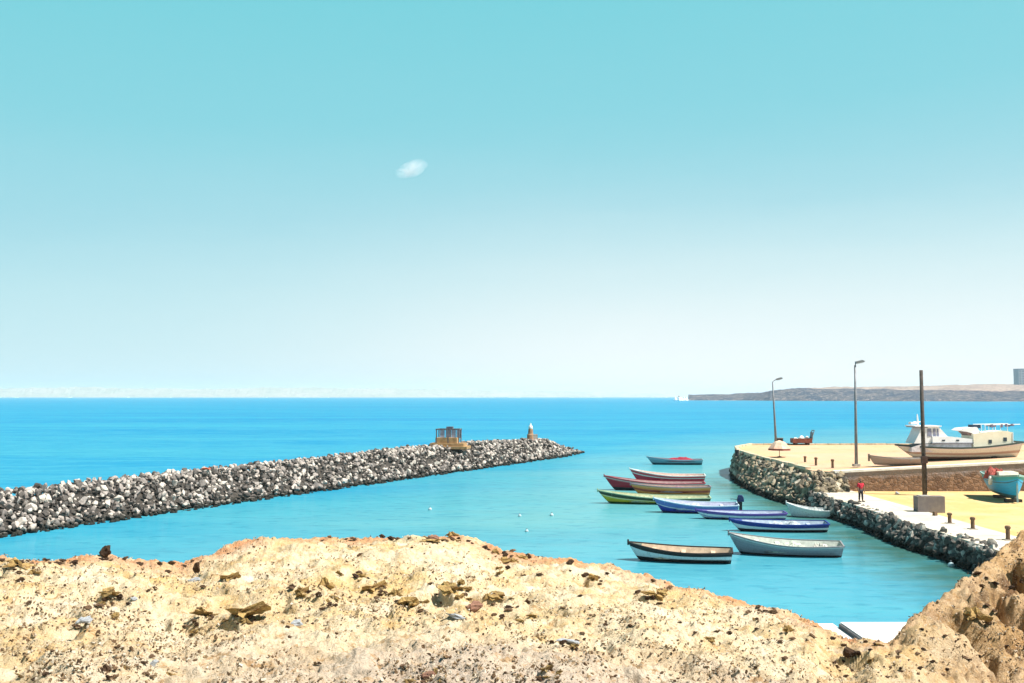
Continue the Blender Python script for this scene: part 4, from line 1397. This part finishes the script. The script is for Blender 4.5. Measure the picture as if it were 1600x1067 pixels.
MB().box((lx(1572), 0, lz(696)), (1.9, 2.3, .12)).build("stern_deck", M_VW, t)
tag(t, "large white fishing vessel with cream deckhouse hauled out on the pier", "fishing vessel")
for px, lb in ((1440, "timber prop under the stern of the white fishing vessel"), (1550, "timber prop under the bow of the white fishing vessel")):
    xx = t.location.x + lx(px)
    gz = deck_z(xx)
    hgt = max(.15, zk - gz)
    o = MB().box((0, 0, hgt / 2 + .02), (.4, 2.2, hgt)).build("timber_block", M_WOODP, None, (xx, YV, gz))
    tag(o, lb, "timber", "timber props under the fishing vessel")

# old brown rowing boat lying left of the vessel
p = at_y(1399, 718, 93.5)
t = empty("rowing_boat", (p.x, 93.5, deck_z(p.x) + .02), PI - R(3))
P = hull_geom(5.0, 1.7, .62, .32, .0, transom=.8, full=.42)
P[..., 0] -= 2.5; P[..., 2] += .05
make_hull(t, P, hull_material("rowing_hull_paint", (.20, .15, .13), (.33, .27, .24), (.36, .30, .27), zb=.1, v0=.8, grime=.6), rail_m=simple("rowing_rail", (.34, .30, .27), .8), in_m=simple("rowing_lining", (.30, .25, .22), .8), floor=.2)
for x in (-1.2, .4):
    hw, hz = row_at(P, x)
    MB().box((x, 0, hz - .15), (.24, 2 * hw - .06, .05)).build("thwart", M_FOOT, t)
MB().box((2.45, 0, .75), (.16, .14, .7)).build("stem_post", simple("rowing_stem", (.22, .18, .16), .8), t)
tag(t, "weathered brown rowing boat lying on the pier beside the white vessel", "boat")

# ------------------------------------------------------------------ things on the breakwater


def bw_point(px, c):
    """point c metres behind the near foot line in the direction of pixel column px"""
    best = None
    for s in np.linspace(0, BWL, 900):
        p, d = line_frame(BW, s)
        nrm = Vector((-d.y, d.x)); q = p + nrm * c
        e = abs(q.x / q.y - (px - 800) / F)
        if best is None or e < best[0]: best = (e, q, s)
    return best[1], float(bw_h(best[2], c)), best[2]


q, h, s = bw_point(702, 4.6)
t = empty("timber_platform", (q.x, q.y, h - .15), R(-8))
M_TANW = simple("tan_timber", (.40, .25, .12), .9, (.26, .15, .07), 2)
M_LILAC = simple("lilac_boards", (.46, .46, .58), .8)
M_GREYW = simple("grey_timber", (.16, .14, .15), .9, (.09, .08, .08), 3)
MB().box((-.1, 0, .35), (4.7, 2.6, .5)).box((.1, -.2, .0), (5.4, 3.2, .35)).build("base", M_TANW, t)
MB().box((-.3, -.1, .95), (3.0, 1.5, .75)).build("bench", M_TANW, t)
for x in (-1.65, 0, 1.5):
    for y in (-.8, .8):
        MB().box((x, y, 1.55), (.14, .14, 2.0)).build("post", M_GREYW, t)
MB().box((-.08, -.8, 2.5), (3.4, .14, .16)).box((-.08, .8, 2.5), (3.4, .14, .16)).box((-1.65, 0, 2.5), (.14, 1.5, .14)).box((1.5, 0, 2.5), (.14, 1.5, .14)).box((0, 0, 2.52), (.14, 1.5, .14)).build("top_frame", M_GREYW, t)
MB().box((.15, -.3, 2.72), (.9, .7, .32)).build("crossbox", simple("crossbox_grey", (.13, .13, .16), .8), t)
for a0, a1 in ((-1.5, -.85), (-.7, -.1), (.12, .75), (.85, 1.4)):
    MB().prism_y([(a0, 1.25), (a1, 1.25), (a1, 2.38), (a0, 2.38)], .84, .9).build("back_board", M_LILAC, t)
tag(t, "open timber frame shelter on a tan base on top of the breakwater", "shelter")

q, h, s = bw_point(829, 5.0)
t = empty("beacon", (q.x, q.y, h - .15))
MB().box((0, 0, .2), (2.0, 1.8, .5), .2).build("plinth", simple("pinkish_plinth", (.52, .38, .33), .9), t)
MB().lathe([(.62, .45), (.58, 1.2), (.42, 1.35), (.38, 2.0), (.30, 2.2)], n=10).build("pillar", simple("brown_masonry", (.33, .20, .12), .9, (.22, .13, .08), 3, bump=.5), t)
MB().lathe([(.36, 2.2), (.34, 2.5), (.16, 2.8), (.08, 3.1)], n=10).build("lantern", simple("lantern_white", (.70, .76, .72), .5), t)
MB().box((.75, -.1, .85), (.8, .6, .8)).build("battery_box", M_FOOT, t)
tag(t, "small brown beacon with a white lantern near the breakwater's far end", "beacon")

q, h, s = bw_point(325, 4.0)
o = fast_mesh("cloth", STONE[5][0], STONE[5][1], True, [simple("orange_cloth", (.55, .12, .05), .9)])
o = link("cloth", o, None, (q.x, q.y, h + .5)); o.scale = (1.1, .6, .35)
tag(o, "crumpled orange red cloth lying on top of the breakwater boulders", "cloth")

# ------------------------------------------------------------------ person on the quay


def skin(name, pts, edges, mat_, parent, root=0, sub=1):
    me = bpy.data.meshes.new(name)
    me.from_pydata([p[:3] for p in pts], edges, [])
    me.materials.append(mat_)
    o = link(name, me, parent)
    sk = o.modifiers.new("skin", 'SKIN'); sk.use_smooth_shade = True
    for i, p in enumerate(pts):
        r = p[3]
        o.data.skin_vertices[0].data[i].radius = (r, p[4] if len(p) > 4 else r)
        o.data.skin_vertices[0].data[i].use_root = (i == root)
    ss_ = o.modifiers.new("smooth", 'SUBSURF'); ss_.levels = sub; ss_.render_levels = sub
    return o


p = at_z(1345, 783, QZ + .06)
t = empty("person", (p.x, p.y, QZ + .06), R(200))    # local +y is the way the person faces (towards the water, left of the camera)
M_SKIN = simple("skin", (.20, .105, .065), .6)
pts = [(0, 0, .95, .13, .105), (0, .01, 1.15, .125, .095), (0, .0, 1.36, .15, .10), (0, .0, 1.47, .06), (0, .02, 1.55, .052), (0, .03, 1.63, .085, .095), (0, .03, 1.71, .062),
       (.19, 0, 1.40, .055), (.25, -.01, 1.14, .042), (.24, .08, .91, .032), (.24, .10, .86, .035), (.24, .12, .80, .034),
       (-.19, 0, 1.40, .055), (-.26, -.01, 1.14, .042), (-.24, .08, .91, .032), (-.24, .10, .86, .035), (-.24, .12, .80, .034),
       (.095, 0, .88, .085), (.11, .01, .50, .058), (.12, -.02, .09, .042), (.13, .10, .035, .036),
       (-.095, 0, .88, .085), (-.12, .03, .50, .058), (-.14, .02, .09, .042), (-.16, .14, .035, .036)]
ed = [(0, 1), (1, 2), (2, 3), (3, 4), (4, 5), (5, 6), (2, 7), (7, 8), (8, 9), (9, 10), (10, 11), (2, 12), (12, 13), (13, 14), (14, 15), (15, 16), (0, 17), (17, 18), (18, 19), (19, 20), (0, 21), (21, 22), (22, 23), (23, 24)]
for s_, palm in ((1, 10), (-1, 15)):
    for q_, (dy_, dz_) in enumerate(((.035, -.075), (.012, -.09), (-.012, -.085), (-.033, -.068))):
        b0 = pts[palm + 1]
        i = len(pts)
        pts.append((b0[0] - .004 * s_, b0[1] + dy_ * .9, b0[2] + dz_ * .55, .010)); pts.append((b0[0] - .018 * s_, b0[1] + dy_ + .008, b0[2] + dz_, .008))
        ed += [(palm + 1, i), (i, i + 1)]
    b0 = pts[palm]; i = len(pts)
    pts.append((b0[0] - .02 * s_, b0[1] + .045, b0[2] - .02, .012)); pts.append((b0[0] - .025 * s_, b0[1] + .06, b0[2] - .055, .009))
    ed += [(palm, i), (i, i + 1)]
body = skin("body", pts, ed, M_SKIN, t)
nose = MB().box((0, .125, 1.625), (.028, .03, .045)).box((.035, .108, 1.655), (.026, .016, .012), m=1).box((-.035, .108, 1.655), (.026, .016, .012), m=1).box((0, .112, 1.585), (.05, .016, .012), m=1).build("face", [M_SKIN, M_DARK], t)
skin("shirt", [(0, 0, .92, .155, .125), (0, .01, 1.15, .15, .115), (0, 0, 1.37, .175, .12), (0, 0, 1.46, .085), (.19, 0, 1.41, .085), (.255, -.01, 1.15, .07), (-.19, 0, 1.41, .085), (-.265, -.01, 1.15, .07)],
     [(0, 1), (1, 2), (2, 3), (2, 4), (4, 5), (2, 6), (6, 7)], simple("red_shirt", (.50, .025, .05), .85, (.34, .015, .03), 6), t)
skin("trousers", [(0, 0, .93, .15, .12), (.095, 0, .86, .105), (.11, .01, .50, .078), (.12, -.02, .12, .066), (-.095, 0, .86, .105), (-.12, .03, .50, .078), (-.14, .02, .12, .066)],
     [(0, 1), (1, 2), (2, 3), (0, 4), (4, 5), (5, 6)], simple("dark_trousers", (.03, .03, .04), .9), t)
skin("hair", [(0, -.015, 1.64, .085, .09), (0, .0, 1.705, .085, .085), (0, .02, 1.735, .06)], [(0, 1), (1, 2)], simple("black_hair", (.010, .008, .007), .7), t)
for sx_, yy in ((.13, .05), (-.155, .09)):
    MB().box((sx_, yy, .045), (.10, .27, .09), taper=.8).build("shoe", M_DARK, t)
t.scale = (1.14, 1.1, 1.03)
tag(t, "person in a red shirt and dark trousers standing at the quay edge", "person")

# ------------------------------------------------------------------ far coasts, surf, building, cloud, haze


def far_ridge(name, pts, base_y, depth, m_, nz=14, rough=.12, seed=60):
    """pts: (px, py of the skyline, distance); a real strip of land with a rounded top, running from its shoreline to the land behind"""
    xs = np.linspace(pts[0][0], pts[-1][0], 420)
    top = np.interp(xs, [a for a, b, c in pts], [b for a, b, c in pts])
    dist = np.interp(xs, [a for a, b, c in pts], [c for a, b, c in pts])
    V = []
    for i, (px, py, D) in enumerate(zip(xs, top, dist)):
        pt = at_y(px, py, D + depth * .35)
        H = max(.5, pt.z)
        for j in range(nz):
            v = j / (nz - 1)
            prof = min(1, v / .35) ** .75 if v < .35 else 1 - .25 * (v - .35)
            y = D + depth * v
            x = pt.x * (y / pt.y) if False else (px - 800) / F * y
            nz_ = float(fbm(np.array([x * .02]), np.array([y * .02]), 4, seed)[0])
            V.append((x, y, H * prof * (1 + rough * nz_) - (1.0 if j == 0 else 0)))
    n_ = len(xs)
    Fs = [(i * nz + j, (i + 1) * nz + j, (i + 1) * nz + j + 1, i * nz + j + 1) for i in range(n_ - 1) for j in range(nz - 1)]
    mb = MB(); mb.add(V, Fs)
    return mb.build(name, m_, smooth=False)


def coast_mat(name, a_, b_, c_, sc):
    m, k, b = mat(name)
    pos = k.new('ShaderNodeNewGeometry').outputs['Position']
    n = k.noise(pos, sc, 6, .7); n2 = k.noise(pos, sc * 4, 5, .7)
    col = k.mix(k.step(n, .4, .6), a_, b_)
    col = k.mix(k.step(n2, .52, .68), col, c_)
    k.link(col, b.inputs['Base Color']); b.inputs['Roughness'].default_value = 1.0
    b.inputs['Specular IOR Level'].default_value = 0.0
    k.link(k.bump(n2, 1.0, 6.0), b.inputs['Normal'])
    return m


M_COAST = coast_mat("rocky_coast", (.035, .05, .085), (.12, .11, .12), (.30, .25, .235), .03)
M_COAST2 = coast_mat("sandy_coast", (.38, .29, .24), (.28, .21, .18), (.12, .10, .11), .02)
far_ridge("coast_terrain", [(1075, 615.5, 2500), (1110, 615, 2450), (1160, 614, 2400), (1190, 612.5, 2300), (1203, 609, 2250), (1255, 605.5, 2200), (1330, 607, 2150), (1400, 607.5, 2100), (1450, 609, 2050), (1700, 610, 1900)], 0, 380, M_COAST)["kind"] = "structure"
far_ridge("coast_upland_terrain", [(1200, 610, 3000), (1260, 604.5, 2900), (1330, 603, 2800), (1420, 601.5, 2700), (1500, 600, 2600), (1600, 598, 2550), (1760, 596, 2500)], 0, 700, M_COAST2, rough=.05, seed=66)["kind"] = "structure"
far_ridge("distant_coast_hills", [(-500, 606, 9500), (0, 606, 9500), (130, 604, 9600), (300, 607, 9700), (430, 605, 9800), (600, 606, 10000), (760, 609, 10500), (900, 611, 11000), (1060, 614, 11500)], 0, 1500, coast_mat("hazy_coast", (.36, .33, .27), (.28, .29, .22), (.20, .19, .17), .004), rough=.10, seed=70)["kind"] = "structure"

p = at_y(1597, 598.5, 2540)
hgt = 24 / F * 2540
t = empty("tower_block", (p.x + 4, 2540, p.z - 3))
w_ = 38
M_TB = simple("tower_block_render", (.33, .27, .27), .9, (.22, .20, .23), .1)
MB().box((0, 0, hgt / 2), (w_, 26, hgt)).build("wall", M_TB, t)
MB().box((0, 0, hgt + .8), (w_ + 1, 27, 1.6)).build("roof", simple("tower_roof", (.2, .18, .2), .9), t)
for r_i in range(6):
    for c_i in range(5):
        MB().box((-w_ / 2 + 4 + c_i * (w_ - 8) / 4, -13.1, 3 + r_i * (hgt - 5) / 5.5), (3.6, .3, 2.6)).build("window", M_GLASS, t)
tag(t, "lone grey purple block of a building on the far coast at the right", "building")

# surf along the far coast
M_FOAM = simple("surf_foam", (.82, .84, .85), .9, (.7, .78, .82), .05)
mb = MB()
r_ = random.Random(5)
for px in np.arange(1040, 1680, 4.0):
    D = np.interp(px, [1040, 1075, 1450, 1700], [2520, 2480, 2030, 1880])
    if r_.random() < (.25 if px < 1290 else .9):
        x = (px - 800) / F * D
        L = r_.uniform(6, 16); w_ = r_.uniform(8, 60)
        mb.add([(x - L, D - 12, .05), (x + L, D - 14, .05), (x + L * .7, D - 14 - w_, .05), (x - L * .7, D - 10 - w_, .05)], [(0, 3, 2, 1)])
for px in np.arange(-60, 1060, 6.0):
    if fbm(np.array([px * .02]), np.array([3.0]), 3, 81)[0] > .02:
        D = 7800
        x = (px - 800) / F * D
        mb.box((x, D, 2.4), (36, 60, r_.uniform(3, 6)))
# breaking wave at the point
for i in range(10):
    x, y = (1064 + r_.uniform(-8, 8) - 800) / F * 2470, 2470 + r_.uniform(-15, 15)
    mb.lathe([(r_.uniform(3, 6), -1), (r_.uniform(3, 5), 2), (r_.uniform(1, 2.5), r_.uniform(3, 8)), (.3, r_.uniform(8, 11))], (x, y, 0), 7)
o = mb.build("surf", M_FOAM)
tag(o, "white surf breaking along the far shore", "surf", None, "stuff")
p = at_y(1061, 616, 2480)
o = link("sea_rock", fast_mesh("sea_rock", STONE[1][0], STONE[1][1], False, [M_COAST2]), None, (p.x, 2485, 3)); o.scale = (11, 11, 26)
tag(o, "small rock stack standing in white surf off the point", "rock")

# small cloud
D = 9000
c = at_y(643, 265, D)
mb = bmesh.new()
r_ = random.Random(9)
for dx, dy_, dz, s in [(0, 0, 0, 1.0), (-70, 20, -10, .75), (65, -10, 22, .8), (115, 10, 45, .5), (-130, 0, -28, .5), (20, 0, 35, .7)]:
    m4 = Matrix.Translation((dx, dy_, dz)) @ Matrix.Diagonal((130 * s, 110 * s, 72 * s, 1))
    bmesh.ops.create_icosphere(mb, subdivisions=3, radius=1, matrix=m4)
me = bpy.data.meshes.new("cloud"); mb.to_mesh(me); mb.free()
m, k, b = mat("cloud_vapour")
m.node_tree.nodes.remove(b)
pv = k.new('ShaderNodeVolumePrincipled')
pv.inputs['Color'].default_value = (1, 1, 1, 1)
pv.inputs['Anisotropy'].default_value = 0.3
tc = k.new('ShaderNodeTexCoord').outputs['Object']
ln = k.new('ShaderNodeVectorMath'); ln.operation = 'LENGTH'
k.link(k.mapping(tc, (1 / 175, 1 / 130, 1 / 105)), ln.inputs[0])
nz_ = k.noise(tc, .009, 6, .65)
fall = k.math('POWER', k.math('MAXIMUM', k.math('SUBTRACT', 1.0, ln.outputs['Value']), 0.0), 1.3)
den = k.math('MULTIPLY', k.math('MULTIPLY', fall, k.step(nz_, .38, .62)), .028)
k.link(den, pv.inputs['Density'])
k.link(pv.outputs[0], m.node_tree.nodes['Material Output'].inputs['Volume'])
me.materials.append(m)
o = link("cloud", me, None, c)
o.rotation_euler = (0, -R(13), 0)
tag(o, "single small white cloud in the blue sky", "cloud")

HAZE = True
if HAZE:
    mb = MB()
    mb.box((0, 6900, 61), (29600, 16200, 126))
    m, k, b = mat("haze_air")
    m.node_tree.nodes.remove(b)
    pv = k.new('ShaderNodeVolumePrincipled')
    pv.inputs['Color'].default_value = (.93, .98, 1, 1)
    pv.inputs['Density'].default_value = 0.00008
    pv.inputs['Anisotropy'].default_value = 0.2
    k.link(pv.outputs[0], m.node_tree.nodes['Material Output'].inputs['Volume'])
    o = mb.build("haze", m)
    tag(o, kind="stuff")
